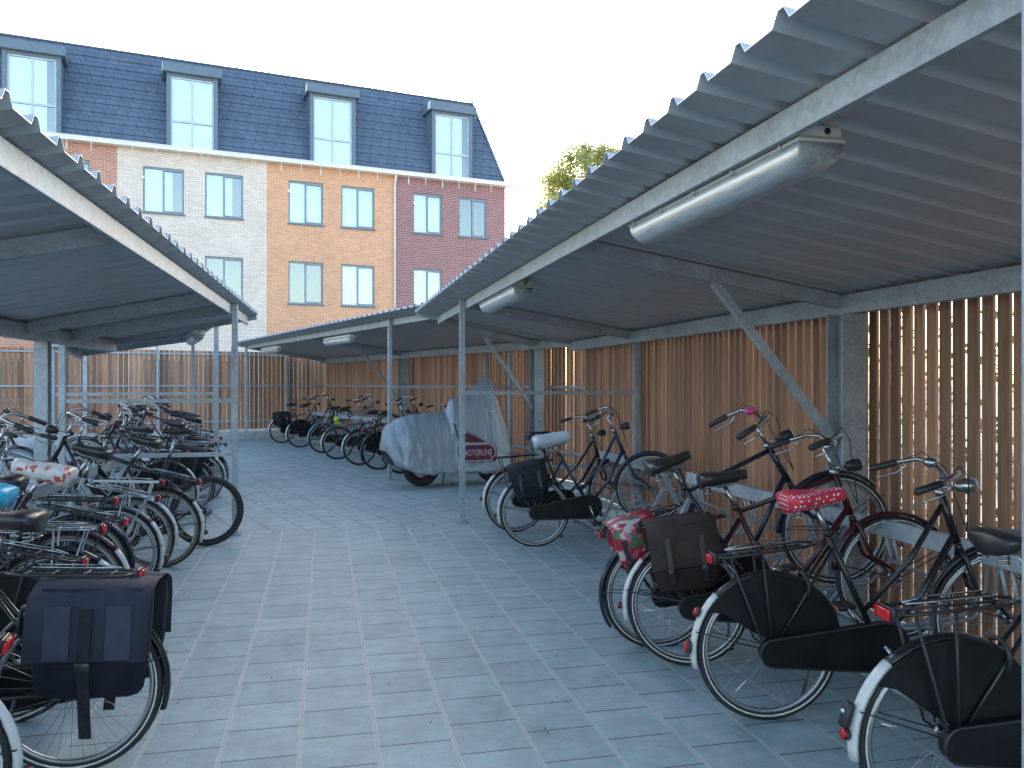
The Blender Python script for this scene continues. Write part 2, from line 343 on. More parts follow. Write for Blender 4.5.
# ---------------------------------------------------------------- bicycle
RW = .335
def arc(cx, cz, r, a0, a1, n): return [(cx+r*math.cos(R(a0+(a1-a0)*i/n)), cz+r*math.sin(R(a0+(a1-a0)*i/n))) for i in range(n+1)]
def wheel_parts(parent, c, kind, steer=None, rot=0, mtb=False):
    """rim > tyre, spokes, hub"""
    M = Matrix.Translation(c) @ Matrix.Rotation(rot, 4, 'Y')
    if steer is not None: M = steer @ M
    tw = .024 if mtb else .0185
    def circ(r, n=44): return [(r*math.cos(2*math.pi*i/n), 0, r*math.sin(2*math.pi*i/n)) for i in range(n)]
    def rim(mb): mb.tube(circ(RW-2*tw-.006), .012, 'rim_steel' if not mtb else 'black_plastic', 6, True, flat=1.0)
    w = link('wheel', cached(('rim', mtb), rim), parent, M)
    def tyre(mb):
        mb.tube(circ(RW-tw+.0), tw, 'tyre_rubber', 8, True)
        if kind:
            for sgn in (-1, 1):
                ring = [(x, sgn*tw*.86, z) for x, _, z in circ(RW-tw-.007)]
                mb.tube(ring, .0042, kind, 5, True)
    link('tyre', cached(('tyre', kind, mtb), tyre), w)
    def spokes(mb):
        n = 36
        for i in range(n):
            a = 2*math.pi*i/n; sd = 1 if i % 2 else -1; lean = (.9 if (i//2) % 2 else -.9)
            h = (.018*math.cos(a+lean), .032*sd, .018*math.sin(a+lean)); q = RW-2*tw-.012
            mb.tube([h, (q*math.cos(a), 0, q*math.sin(a))], .0013, 'spoke_steel', 3, caps=False)
            if i in (3, 12, 26) and not mtb: v0, v1 = Vector(h), Vector((q*math.cos(a), 0, q*math.sin(a))); mb.tube([v0.lerp(v1, .62), v0.lerp(v1, .86)], .003, 'tyre_stripe', 5)
    link('spokes', cached(('spokes', mtb), spokes), w)
    def hub(mb):
        mb.cyl((0,-.045,0), (0,.045,0), .014, 'chrome', 10); mb.cyl((0,-.036,0), (0,-.03,0), .026, 'chrome', 12); mb.cyl((0,.03,0), (0,.036,0), .026, 'chrome', 12)
        mb.cyl((0,-.07,0), (0,.07,0), .007, 'chrome', 8)
        if mtb:
            for k, r in enumerate((.045, .038, .03)): mb.cyl((0,.034+.006*k,0), (0,.037+.006*k,0), r, 'spoke_steel', 16)
    link('hub', cached(('hub', mtb), hub), w)
    return w
def fender(mb, cx, a0, a1, mat, r=None, w=.026):
    r = r or RW+.018; loops = []; n = max(6, int(abs(a1-a0)/7))
    prof = [(-w, -.012), (-w*.8, .0), (-w*.3, .008), (w*.3, .008), (w*.8, 0), (w, -.012), (w*.8, -.003), (w*.3, .005), (-w*.3, .005), (-w*.8, -.003)]
    for i in range(n+1):
        a = R(a0+(a1-a0)*i/n); loops.append([(cx+(r+q)*math.cos(a), p, RW+(r+q)*math.sin(a)) for p, q in prof])
    mb.loft(loops, mat, True, True)
def saddle_loops(grow=0, mtb=False, lump=0):
    st = [(-.13, .05, .055, .0), (-.12, .1, .06, .006), (-.085, .112, .065, .012), (-.04, .095, .06, .01), (.01, .06, .05, .004), (.06, .036, .045, .002), (.11, .026, .04, .004), (.14, .018, .03, 0)]
    loops = []
    for i, (x, w, h, up) in enumerate(st):
        if mtb: w *= .78; h *= .75
        w += grow; h += grow; k = 12; lp = []
        for j in range(k):
            a = 2*math.pi*j/k; y = w*math.cos(a); z = math.sin(a)
            z = z*.02*(1+grow*12)+up if z > 0 else z*h+up
            if lump: q = 1+lump*math.sin(i*2.1+j*1.7); y *= q; z = z*q
            lp.append((x+(grow*(1 if x > 0 else -1)), y, z))
        loops.append(lp)
    return loops
WB = 1.14
HT, HB = Vector((.90, 0, .93)), Vector((.95, 0, .715))
def bike(label, loc, yaw, raise_=.0, lean=0, steer=0, style='oma', paint='black', stripe='tyre_stripe', tail=True, tailcol='white_paint', chain='case', coat=True,
         carrier='black_plastic', guard=None, saddle='black_leather', bars='swept', grip='black_plastic', bell=None, light=True, group='bicycles parked in the shed', cat='bicycle', height=0, detail=True,
         seatcol=None, basket=False, pedal=120, stem=.16):
    pm = 'paint_'+paint; mtb = style == 'mtb'; guard = guard or pm
    pitch = -math.asin(max(0, raise_)/WB)
    t = thing('bicycle', label, cat, loc, (lean, pitch, yaw), group)
    ax = (HT-HB).normalized(); FH = Vector((WB, 0, RW))
    S = Matrix.Translation(HT) @ Matrix.Rotation(steer, 4, ax) @ Matrix.Translation(-HT)
    BB = Vector((.52, 0, .29)); ST = Vector((.335, 0, .83+height)); hub = Vector((0, 0, RW))
    if style == 'low': ST = Vector((.29, 0, .72+height))
    sdir = (ST-BB).normalized()
    def frame(mb):
        r = .0145 if not mtb else .018
        mb.tube([BB, ST], r, pm, 10); mb.tube([HB-ax*.01, HT+ax*.02], .019, pm, 10)
        if style in ('oma', 'low'):
            mb.tube([HB+ax*.03, HB.lerp(BB, .5)+Vector((.02,0,-.015)), BB], .0165, pm, 10)
            q = BB+sdir*.16
            mb.tube([HT-ax*.03, HT.lerp(q, .5)+Vector((.03,0,-.035)), q], .013, pm, 10)
        elif style == 'gents':
            mb.tube([HB+ax*.03, BB], .0165, pm, 10); mb.tube([HT-ax*.01, BB+sdir*(ST-BB).length*.95], .014, pm, 10)
        else:
            mb.tube([HB+ax*.05, BB], .024, pm, 10); mb.tube([HT-ax*.03, BB+sdir*.42], .019, pm, 10)
        mb.cyl(BB+Vector((0,-.038,0)), BB+Vector((0,.038,0)), .024, pm, 12)
        for sd in (-1, 1):
            o = Vector((0, .055*sd, 0))
            mb.tube([BB+Vector((-.02, .025*sd, 0)), hub+o+Vector((.1,0,-.01)), hub+o], .009, pm, 7)
            mb.tube([BB+sdir*(.50 if not mtb else .4)+Vector((-.01,.02*sd,0)), hub+o], .008, pm, 7)
    key = (style, paint, round(height, 2))
    fr = link('frame', cached(('frame',)+key, frame), t)
    if detail:
        def lugs(mb):
            mb.cyl(HT+ax*.005, HT+ax*.035, .023, 'chrome', 12)
        link('headset', cached(('headset',), lugs), fr)
    def fork(mb):
        mb.tube([HB-ax*.02, HB-ax*.05], .018, pm, 10)
        for sd in (-1, 1):
            o = Vector((0, .048*sd, 0)); p0 = HB-ax*.045
            mb.tube([p0+Vector((0,.02*sd,0)), p0+o-ax*.03, (p0-ax*.2)+o, FH+o+Vector((-.035,0,.06)), FH+o], [.013,.013,.012,.009,.008], pm, 8)
    link('fork', cached(('fork', paint), fork), t, S)
    wheel_parts(t, hub, stripe, None, random.random()*6, mtb); wheel_parts(t, FH, stripe, S, random.random()*6, mtb)
    # seat post + saddle
    sp = ST+sdir*(.13 if not mtb else .2)
    def post(mb): mb.tube([ST-sdir*.02, sp], .0125, 'chrome', 8); mb.cyl(ST-sdir*.012, ST+sdir*.012, .02, 'black_plastic', 10)
    link('seat_post', cached(('seat_post', round(height, 2), mtb, style), post), t)
    sm = seatcol or saddle
    def sad(mb):
        mb.loft(saddle_loops(0, mtb), sm, True, True)
        for sd in (-1, 1):
            mb.tube([(-.1,.05*sd,-.03), (-.03,.025*sd,-.055), (.06,.02*sd,-.05), (.12,.01*sd,-.02)], .004, 'chrome', 6)
            if not mtb:
                mb.tube([(-.095+.018*math.cos(k*1.05), .05*sd+.018*math.sin(k*1.05), -.085+k*.0026) for k in range(24)], .0035, 'chrome', 5)
    sq = link('saddle', cached(('saddle', sm, mtb), sad), t, Matrix.Translation(sp+Vector((-.01, 0, .055))))
    # handlebar
    top = HT+ax*(stem if bars == 'swept' else .12)
    tw, bh = (.27, .10) if bars == 'swept' else (.29, .0)
    def hbar(mb):
        mb.tube([HT, top], .012, 'chrome', 8); mb.tube([top, top+Vector((.045,0,.012))], .013, 'chrome', 8)
        c = top+Vector((.045, 0, .012))
        if bars == 'swept':
            half = [c, c+Vector((.01,.05,.01)), c+Vector((.0,.13,.05)), c+Vector((-.04,.22,.06)), c+Vector((-.12,.265,.045)), c+Vector((-.24,.285,.02))]
        else: half = [c, c+Vector((0,.1,.01)), c+Vector((-.015,.2,.02)), c+Vector((-.045,.31,.02))]
        mb.tube([Vector((p.x,-p.y,p.z)) for p in half[::-1]]+half[1:], .011, 'chrome' if not mtb else 'black_plastic', 8)
        if detail:
            for sd in (-1, 1):
                e = half[-1]; e = Vector((e.x, e.y*sd, e.z)); d = (half[-1]-half[-2]).normalized(); d = Vector((d.x, d.y*sd, d.z))
                a = e-d*.13; mb.tube([a, a+Vector((.03,-.01*sd,-.02)), a+d*.05+Vector((.035,0,-.045)), e+Vector((.02,0,-.05))], .0045, 'chrome', 6)
                mb.tube([a, a+Vector((.09,-.06*sd,.05)), a+Vector((.16,-.14*sd,-.02)), HB+Vector((.05,-.0,.04))], .0028, 'black_plastic', 5)
    hb = link('handlebar', cached(('handlebar', bars, mtb, detail, stem), hbar), t, S)
    for sd in (-1, 1):
        def grp(mb):
            c = top+Vector((.045,0,.012))
            a, b = (c+Vector((-.125,.267*sd,.044)), c+Vector((-.25,.287*sd,.018))) if bars == 'swept' else (c+Vector((-.02,.21*sd,.02)), c+Vector((-.047,.32*sd,.02)))
            mb.tube([a, a.lerp(b,.08), a.lerp(b,.5), a.lerp(b,.95), b], [.014,.0175,.0165,.0175,.012], grip, 10)
        link('grip', cached(('grip', bars, grip, sd, stem), grp), hb)
    if bell:
        def bl(mb): mb.sphere(top+Vector((.02,.1,.075)), .036, bell, 1, 1, .7)
        link('bell', cached(('bell', bell, stem), bl), hb)
    if light:
        def hl(mb):
            c = HT+ax*.02+Vector((.11,0,.02))
            mb.tube([c+Vector((-.1,0,0)), c+Vector((-.03,0,0))], .006, 'chrome', 6)
            mb.tube([c+Vector((-.045,0,0)), c+Vector((-.03,0,0)), c, c+Vector((.035,0,0)), c+Vector((.045,0,0))], [.012,.026,.034,.036,.03], 'black_plastic' if light != 'chrome' else 'chrome', 12)
            mb.cyl(c+Vector((.046,0,0)), c+Vector((.05,0,0)), .031, 'clear_lens', 12)
        link('headlight', cached(('headlight', str(light)), hl), t, S)
    # mudguards
    if not mtb:
        a_tail = 205 if tail else 195
        def rg(mb): fender(mb, 0, (129 if tail else a_tail), 20, guard); mb.tube([(0,-.052,RW), (-.3*math.cos(0)*1.12,-.03,RW+.13)], .003, 'black_plastic', 5); mb.tube([(0,.052,RW), (-.336,.03,RW+.13)], .003, 'black_plastic', 5)
        g = link('mudguard', cached(('rear guard', guard, tail), rg), t)
        if tail:
            def tf(mb): fender(mb, 0, 187, 128, tailcol, RW+.021, .0275)
            link('mudguard_tip', cached(('tip', tailcol), tf), g)
            def rf(mb): mb.cyl((-.366,0,RW+.045), (-.380,0,RW+.047), .021, 'black_plastic', 12); mb.cyl((-.380,0,RW+.047), (-.386,0,RW+.048), .018, 'red_lens', 12)
            link('reflector', cached(('reflector',), rf), g)
        def fg(mb):
            fender(mb, WB, 30, 165, guard)
            for sd in (-1, 1): mb.tube([(WB,.05*sd,RW), (WB+.33,.03*sd,RW+.12)], .003, 'black_plastic', 5); mb.tube([(WB,.05*sd,RW), (WB-.33,.03*sd,RW+.12)], .003, 'black_plastic', 5)
        link('mudguard', cached(('front guard', guard), fg), t, S)
    # chain + crank
    if chain == 'case':
        def cc(mb):
            o = arc(BB.x, BB.z, .115, -88, 90, 10)+arc(0, RW, .062, 98, 262, 8)
            mb.prism(o, -.078, -.04, 'coat_vinyl'); 
            i = [(BB.x+(x-BB.x)*.96 if x > .2 else x*.9, z) for x, z in o]
            mb.tube([(x, -.079, z) for x, z in o], .006, 'black_plastic', 6, True)
        link('chain_case', cached(('chain_case',), cc), t)
    else:
        def ch(mb):
            mb.tube([(BB.x+.085*math.cos(R(a)), -.05, BB.z+.085*math.sin(R(a))) for a in range(0, 360, 20)], .005, 'spoke_steel', 5, True)
            for a in range(0, 360, 72): mb.tube([(BB.x,-.05,BB.z), (BB.x+.085*math.cos(R(a)),-.05,BB.z+.085*math.sin(R(a)))], .006, 'chrome', 5)
            mb.tube([(BB.x,-.05,BB.z+.087), (0,-.05,RW+.035)], .0045, 'spoke_steel', 5); mb.tube([(BB.x,-.05,BB.z-.087), (0,-.05,RW-.035)], .0045, 'spoke_steel', 5)
            if mtb: mb.tube([(0,-.055,RW-.03), (.01,-.06,RW-.09), (.03,-.06,RW-.16)], .009, 'spoke_steel', 6); mb.cyl((.03,-.065,RW-.16), (.03,-.05,RW-.16), .025, 'spoke_steel', 10)
        link('chain', cached(('chain', mtb), ch), t)
    ca = R(pedal)
    def crk(mb):
        mb.cyl(BB-Vector((0,.086,0)), BB+Vector((0,.086,0)), .010, 'chrome', 8)
        for sd in (-1, 1):
            d = Vector((math.cos(ca)*sd, 0, math.sin(ca)*sd)); a = BB+Vector((0, .085*sd, 0)); mb.tube([BB+Vector((0,.03*sd,0)), a], .011, 'chrome', 8); mb.tube([a, a+d*.165], [.013,.009], 'chrome', 8)
    ck = link('crank', cached(('crank', pedal), crk), t)
    for sd in (-1, 1):
        def ped(mb):
            d = Vector((math.cos(ca)*sd, 0, math.sin(ca)*sd)); e = BB+Vector((0,.09*sd,0))+d*.165
            lo = (e.x-.045, min(e.y, e.y+.095*sd), e.z-.013); hi = (e.x+.045, max(e.y, e.y+.095*sd), e.z+.013)
            mb.rbox(lo, hi, 'black_plastic', .008); mb.box((e.x-.047, e.y+.02*sd-.02, e.z-.008), (e.x-.0455, e.y+.02*sd+.04, e.z+.008), 'orange_lens'); mb.box((e.x+.0455, e.y+.02*sd-.02, e.z-.008), (e.x+.047, e.y+.02*sd+.04, e.z+.008), 'orange_lens')
        link('pedal', cached(('pedal', pedal, sd), ped), ck)
    if coat and not mtb:
        def cg(mb):
            r1 = RW+.012; po = arc(0, RW, r1, 142, 20, 14)+[(.34, .36), (.06, .345), (-.06, .42), (-.2, .53)]
            for sd in (-1, 1): mb.prism(po, .031*sd-.002, .031*sd+.002, 'coat_vinyl')
        link('coat_guard', cached(('coat_guard',), cg), t)
    if carrier and not mtb:
        zc = .79
        def cr(mb):
            for sd in (-1, 1):
                mb.tube([(.27,.02*sd,zc), (.2,.055*sd,zc+.003), (-.1,.06*sd,zc), (-.18,.058*sd,zc), (-.20,.03*sd,zc)], .0065, carrier, 7)
                mb.tube([(-.15,.06*sd,zc), (-.04,.066*sd,RW+.03), (0,.062*sd,RW)], .0055, carrier, 6); mb.tube([(0,.06*sd,zc), (.0,.064*sd,RW+.02)], .0055, carrier, 6)
            for x in (-.2, -.12, -.02, .1, .2): mb.tube([(x,-.06,zc), (x,.06,zc)], .0055, carrier, 6)
            mb.tube([(.2,0,zc), (-.19,0,zc)], .0045, carrier, 6)
            if detail:
                for y in (-.03, .03): mb.tube([(.17,y,zc+.03), (-.06,y,zc+.028), (-.15,y*.3,zc+.02)], .0035, 'chrome', 5)
        cb = link('carrier', cached(('carrier', carrier, detail), cr), t)
        def rl(mb): mb.rbox((-.225,-.045,zc-.03), (-.202,.045,zc+.022), 'black_plastic', .008); mb.rbox((-.238,-.042,zc-.026), (-.224,.042,zc+.018), 'red_lens', .006)
        link('rear_light', cached(('rear_light',), rl), cb)
    if not mtb:
        def ks(mb): mb.tube([(.2,.05,.31), (.22,.1,.16), (.2,.16,.02)], .008, 'spoke_steel', 7); mb.tube([(.2,.16,.02), (.24,.165,.012)], .008, 'black_plastic', 7)
        link('kickstand', cached(('kickstand',), ks), t)
        if detail:
            def rk(mb): mb.tube([(.2+.0*math.cos(R(a)), .055*math.cos(R(a)), .6+.06*math.sin(R(a))) for a in range(-60, 241, 20)], .009, 'black_plastic', 6)
            link('ring_lock', cached(('ring_lock',), rk), t)
    if basket:
        def bk(mb):
            c = HT+Vector((.22, 0, .05)); x0, x1, y0, y1, z0, z1 = c.x-.12, c.x+.13, -.17, .17, c.z-.08, c.z+.15
            for k in range(7):
                z = z0+(z1-z0)*k/6; g = .02*k/6; mb.tube([(x0-g,y0-g,z), (x1+g,y0-g,z), (x1+g,y1+g,z), (x0-g,y1+g,z)], .005, basket, 5, True)
            for i in range(9):
                f = i/8
                for p, q in (((x0+(x1-x0)*f, y0), (x0+(x1-x0)*f, y0-.02)), ((x0+(x1-x0)*f, y1), (x0+(x1-x0)*f, y1+.02)), ((x1, y0+(y1-y0)*f), (x1+.02, y0+(y1-y0)*f)), ((x0, y0+(y1-y0)*f), (x0-.02, y0+(y1-y0)*f))):
                    mb.tube([(p[0],p[1],z0), (q[0],q[1],z1)], .0035, basket, 4)
            mb.box((x0,y0,z0-.004), (x1,y1,z0), basket)
        link('basket', cached(('basket', basket), bk), t)
    M = Matrix.Translation(loc) @ Euler((lean, pitch, yaw)).to_matrix().to_4x4()
    t['_'] = 0; del t['_']
    return M, Vector(sp+Vector((-.01, 0, .055))), t

def place(o, M):
    l, q, s = M.decompose(); o.location = l; o.rotation_euler = q.to_euler(); return o
def seat_cover(M, seat, label, mat, big=.012, lump=.1, cat='saddle cover'):
    mb = MB(); mb.loft(saddle_loops(big, False, lump), mat, True, True); o = link('saddle_cover', mb.mesh('saddle_cover')); place(o, M @ Matrix.Translation(seat))
    return tag(o, label, cat)
def panniers(M, label, m1, m2, strap='black_plastic', w=.34, h=.34, d=.13, x=.0, tail=False, cat='pannier bag', sides=(-1, 1), zt=.80):
    """double pannier hung over the carrier: bag bodies, flaps, straps"""
    t = link('pannier_bag', None); place(t, M @ Matrix.Translation((x, 0, zt))); tag(t, label, cat, None)
    def body(sd):
        mb = MB(); loops = []
        for i, (z, k, dd) in enumerate(((-h,.80,.55), (-h+.025,.9,.85), (-h*.6,.98,1.06), (-h*.25,1.0,1.0), (-.03,1.0,.85), (-.0,.97,.7))):
            a = w/2*k; b0 = .065; b1 = .065+d*dd; q = .03
            lp = [(-a+q,b0,z),(a-q,b0,z),(a,b0+q,z),(a+.004*math.sin(i*2),b1-q,z),(a-q,b1,z),(a*.3,b1+.012,z),(-a*.35,b1+.006*math.cos(i*3),z),(-a+q,b1,z),(-a,b1-q,z),(-a,b0+q,z)]
            loops.append([(p[0], p[1]*sd, p[2]) for p in (lp if sd > 0 else lp[::-1])])
        mb.loft(loops, m1, True, True); return mb.mesh('bag')
    for sd in sides:
        bo = link('bag', body(sd), t)
        mb = MB(); a = w/2+.008; pr = []
        for y, z in ((.0,.022), (.05,.024), (.11,.015), (.065+d*.95,-.02), (.065+d*1.13,-.08), (.065+d*1.17,-h*.42), (.065+d*1.2,-h*.62)): pr.append((y*sd, z))
        th = .006; loops = []
        for xx in (-a, -a*.5, 0, a*.5, a): loops.append([(xx, y+.0, z+(.004 if abs(xx) < a else -.004)) for y, z in pr]+[(xx, y-th*sd, z-th) for y, z in pr[::-1]])
        if sd < 0: loops = loops[::-1]
        mb.loft(loops, m2, True, True); link('flap', mb.mesh('flap'), bo)
        for sx in ((-.09, .09) if not tail else (0,)):
            mb = MB(); ww = .014 if not tail else .022
            q = [(sd*(.065+d*1.15+.016), -.06), (sd*(.065+d*1.17+.016), -h*.42), (sd*(.065+d*1.2+.016), -h*.66), (sd*(.065+d*1.08+.012), -h*.85)]
            if tail: q.append((sd*(.065+d*.7), -h*1.0-.15))
            lp = [[(sx-ww,y,z),(sx+ww,y,z),(sx+ww,y-.004*sd,z),(sx-ww,y-.004*sd,z)] for y, z in q]
            if sd < 0: lp = lp[::-1]
            mb.loft(lp, strap, True, False); mb.rbox((sx-ww-.006, min(q[2][0]-.004, q[2][0]+.012*sd), q[2][1]-.012), (sx+ww+.006, max(q[2][0]+.004, q[2][0]+.012*sd), q[2][1]+.022), 'black_plastic', .004)
            link('strap', mb.mesh('strap'), bo)
        if tail:
            for sx in (-.115, .1):
                mb = MB(); q = [(sd*(.065+d*1.15+.009), -.05), (sd*(.065+d*1.17+.009), -h*.42), (sd*(.065+d*1.2+.008), -h*.60)]
                lp = [[(sx-.045,y,z),(sx+.045,y,z),(sx+.045,y-.004*sd,z),(sx-.045,y-.004*sd,z)] for y, z in q]
                mb.loft(lp[::-1] if sd < 0 else lp, 'bag_navy_pale', True, False); link('panel', mb.mesh('panel'), bo)
    return t

# ---------------------------------------------------------------- sheds
def sheet(mb, x0, x1, y0, y1, zf, mat='sheet_steel', pitch=.24, rib=.04):
    """trapezoid profile sheet: ribs run along local x"""
    prof = []; y = y0
    while y < y1-.01:
        prof += [(y, 0), (y+pitch*.60, 0), (y+pitch*.72, rib), (y+pitch*.84, rib), (y+pitch*.96, 0)]
        y += pitch
    prof.append((y, 0)); n = len(prof)
    xs = [x0, x1]; vs = []; fs = []
    for dz in (0, .004):
        for x in xs:
            for (yy, h) in prof: vs.append((x, yy, zf(x)+h+dz))
    for j in range(n-1):
        fs.append((j, j+1, n+j+1, n+j)[::-1]); o = 2*n; fs.append((o+j, o+j+1, o+n+j+1, o+n+j))
        fs.append((j, j+1, o+j+1, o+j)); fs.append((n+j, n+j+1, o+n+j+1, o+n+j)[::-1])
    mb.add(vs, fs, mat)
    mb.add([vs[0], vs[n], vs[3*n], vs[2*n]], [(0,1,2,3)], mat)
    mb.add([vs[n-1], vs[2*n-1], vs[4*n-1], vs[3*n-1]], [(3,2,1,0)], mat)
def hbeam(mb, p0, p1, w, d, mat, t=.01):
    """I/H section standing post along z"""
    x, y, z0 = p0; z1 = p1[2]
    mb.box((x-w/2, y-d/2, z0), (x+w/2, y-d/2+t, z1), mat); mb.box((x-w/2, y+d/2-t, z0), (x+w/2, y+d/2, z1), mat); mb.box((x-t/2, y-d/2+t, z0), (x+t/2, y+d/2-t, z1), mat)
def shed(label, loc, rot, sg, y0, y1, ztop, slope, depth, over, posts, cols, rafters, frames=(), brace=True, cw=.18, group='open bicycle sheds with corrugated roofs'):
    """local x runs from the aisle posts (0) to the back; sg mirrors it"""
    t = thing('bicycle_shed', label, 'bicycle shed', loc, (0,0,rot), group)
    zf = lambda x: ztop-slope*(abs(x)-.06)
    X = lambda x: sg*x
    def part(name, fn):
        mb = MB(); fn(mb); return link(name, mb.mesh(name), t)
    xb = depth-.06
    def rs(mb):
        mm = MB(); sheet(mm, -over, depth+.12, y0, y1, lambda x: ztop-slope*(x-.06)+.001)
        vs = [(X(a), b, c) for a, b, c in mm.v]; mb.add(vs, mm.f if sg > 0 else [f[::-1] for f in mm.f], 'sheet_steel')
    part('roof_sheet', rs)
    def fb(mb):   # channel beam on the aisle side
        a, b = sorted((X(.035), X(.04))); a2, b2 = sorted((X(.035), X(.060)))
        z1 = ztop-.006; z0 = z1-.092
        a, b = sorted((X(.035), X(.041))); mb.box((a, y0+.03, z0), (b, y1-.03, z1), 'galvanised')
        mb.box((a2+.0, y0+.032, z0-.0045), (b2, y1-.032, z0-.0005), 'galvanised')
        a3, b3 = sorted((X(.042), X(.060))); mb.box((a3, y0+.032, z1-.016), (b3, y1-.032, z1-.011), 'galvanised')
        a4, b4 = sorted((X(.0565), X(.060))); mb.box((a4, y0+.033, z0), (b4, y1-.033, z0+.02), 'galvanised')
    part('beam', fb)
    def bb(mb):
        z1 = zf(xb)-.012; a, b = sorted((X(xb-.04), X(xb+.04))); mb.box((a, y0+.03, z1-.13), (b, y1-.03, z1), 'galvanised')
    part('beam', bb)
    for yy, s in ((y0+.012, 1), (y1-.012, -1)):
        part('fascia', lambda mb: mb.bar((X(-over+.01), yy, zf(over)-.03+slope*over*2 if False else ztop-slope*(-over-.06)-.03), (X(depth), yy, ztop-slope*(depth-.06)-.03), .012, .06, 'galvanised'))
    for y in posts:
        def po(mb):
            a, b = -.028, .028
            mb.box((a, y-.028, .0), (b, y+.028, ztop-.004), 'galvanised'); mb.box((-.07, y-.07, .0), (.07, y+.07, .012), 'galvanised')
            for sx in (-.05, .05):
                for sy in (-.05, .05): mb.cyl((sx, y+sy, .012), (sx, y+sy, .028), .009, 'galvanised', 6)
        part('post', po)
        def hd(mb):
            a, b = sorted((X(.029), X(.0345))); mb.box((a, y-.06, ztop-.10), (b, y+.06, ztop-.03), 'galvanised')
            for yy in (-.045, .045): mb.cyl((X(.02), y+yy, ztop-.065), (X(.034), y+yy, ztop-.065), .010, 'chrome', 6)
        part('head_plate', hd)
    for y in cols:
        part('column', lambda mb: hbeam(mb, (X(xb-.02), y, 0), (0, 0, zf(xb)-.143), cw, cw, 'galvanised', .012))
        if brace:
            part('brace', lambda mb: mb.bar((X(xb-.10), y, 1.15), (X(xb-1.0), y, zf(xb-1.0)-.12), .05, .05, 'galvanised'))
    for y in rafters:
        part('rafter', lambda mb: (mb.bar((X(.064), y, zf(.064)-.06), (X(xb-.05), y, zf(xb-.05)-.06), .008, .085, 'galvanised'), mb.bar((X(.064), y+.025, zf(.064)-.1045), (X(xb-.05), y+.025, zf(xb-.05)-.1045), .058, .005, 'galvanised'), mb.bar((X(.064), y+.025, zf(.064)-.0155), (X(xb-.05), y+.025, zf(xb-.05)-.0155), .058, .005, 'galvanised')))
    for y, zs in frames:
        for z in zs:
            part('rail', lambda mb: mb.bar((X(.03), y, z), (X(depth), y, z), .035, .04, 'galvanised'))
        part('post', lambda mb: mb.box((X(depth-.0)-.03, y-.03, 0), (X(depth-.0)+.03, y+.03, zf(depth)-.02), 'galvanised'))
    return t

shed('long corrugated steel shed on the right over the row of black bicycles', (1.49, 0, 0), 0, 1, -2.0, 11.3, 2.49, .165, 2.06, .265,
     (1.437, 8.98), (4.92,), (4.95, 8.9), ((8.98, (1.45, .60)),))
shed('corrugated steel shed on the left with two slim front posts and bicycles packed below', (-1.055, 0, 0), R(-1.0), -1, -2.0, 10.4, 2.37, .2, 1.62, .07,
     (.6, 8.79), (8.0,), (4.45, 7.55, 8.72), ((8.79, (1.38, .83)),), brace=False, cw=.11)
shed('far corrugated steel shed turned towards the brick houses, over the covered motorcycle', (1.02, 13.27, 0), R(17.5), 1, -2.3, 10.6, 2.60, .155, 2.25, .28,  # roof's near end lengthened out of view, added to keep sun off the paving
     (0.0, 10.3), (-1.0, 4.6), (-1.0, 4.6, 10.2), ((0.0, (1.5,)),))
shed('small rear shed behind the left one, seen between its posts', (-1.42, 11.6, 0), R(12), -1, -.3, 5.2, 2.46, .17, 1.95, .2,
     (0.1, 4.9), (), (.1, 2.5, 4.9), ((0.1, (1.42, .75)),))

def fence(label, p0, p1, z0, z1, pw=.082, gap=.028, rails=(), posts=(), plinth=0, group='slatted timber fences round the yard', side=1, inset=.0, th=.02):
    p0, p1 = Vector(p0), Vector(p1); d = p1-p0; Lg = d.length; a = math.atan2(d.y, d.x)
    t = thing('slatted_fence', label, 'fence', (p0.x, p0.y, 0), (0,0,a), group)
    mb = MB(); x = 0
    while x < Lg-pw:
        q = random.uniform(-.0015, .0015); w = random.uniform(-.002, .002)
        mb.box((x+w, -th/2+q, z0+random.uniform(-.004,.004)), (x+pw+w*.3, th/2+q, z1+random.uniform(-.004,.004)), 'fence_wood'); x += pw+gap
    link('slat_panel', mb.mesh('slat_panel'), t)
    for z in rails:
        mb = MB(); y = .034*side; mb.box((0, y-.018, z-.02), (Lg, y+.018, z+.02), 'galvanised'); link('rail', mb.mesh('rail'), t)
    for px, w in posts:
        mb = MB(); y = .09*side; mb.box((px-w/2, y-.035, 0), (px+w/2, y+.035, z1+.12), 'galvanised'); link('post', mb.mesh('post'), t)
    if plinth:
        mb = MB(); mb.rbox((0, -.06+.1*side, 0), (Lg, .06+.1*side, plinth), 'concrete_kerb', .01); link('plinth', mb.mesh('plinth'), t)
    return t
FG='slatted timber fences round the yard'
fence('tall dark timber slat fence closing the back of the right shed', (3.66, -2.2, 0), (3.66, 11.3, 0), .012, 2.30, rails=(), posts=((2.6, .06), (11.2, .07)), side=1, inset=0)
n_ = Vector((math.cos(R(17.5)), math.sin(R(17.5)), 0)); a_ = Vector((-n_.y, n_.x, 0)); B0 = Vector((1.02, 13.27, 0))
fence('timber slat fence behind the covered motorcycle and the far bicycles', B0+n_*2.42+a_*(-2.25), B0+n_*2.42+a_*11.0, .012, 2.32, side=1, rails=(.45, 1.5), posts=((3.3, .06),), plinth=0)
E0 = B0+n_*2.46+a_*11.05
fence('timber slat fence on a pale kerb in front of the brick houses', E0, E0-n_*15, .30, 2.45, pw=.108, gap=.015, th=.024, rails=(.52, 1.5, 2.36), side=1, posts=((1.2, .06), (2.7, .05), (4.6, .06), (6.3, .1), (6.75, .05), (7.3, .05), (10.0, .1), (12.5, .1)), plinth=.24)

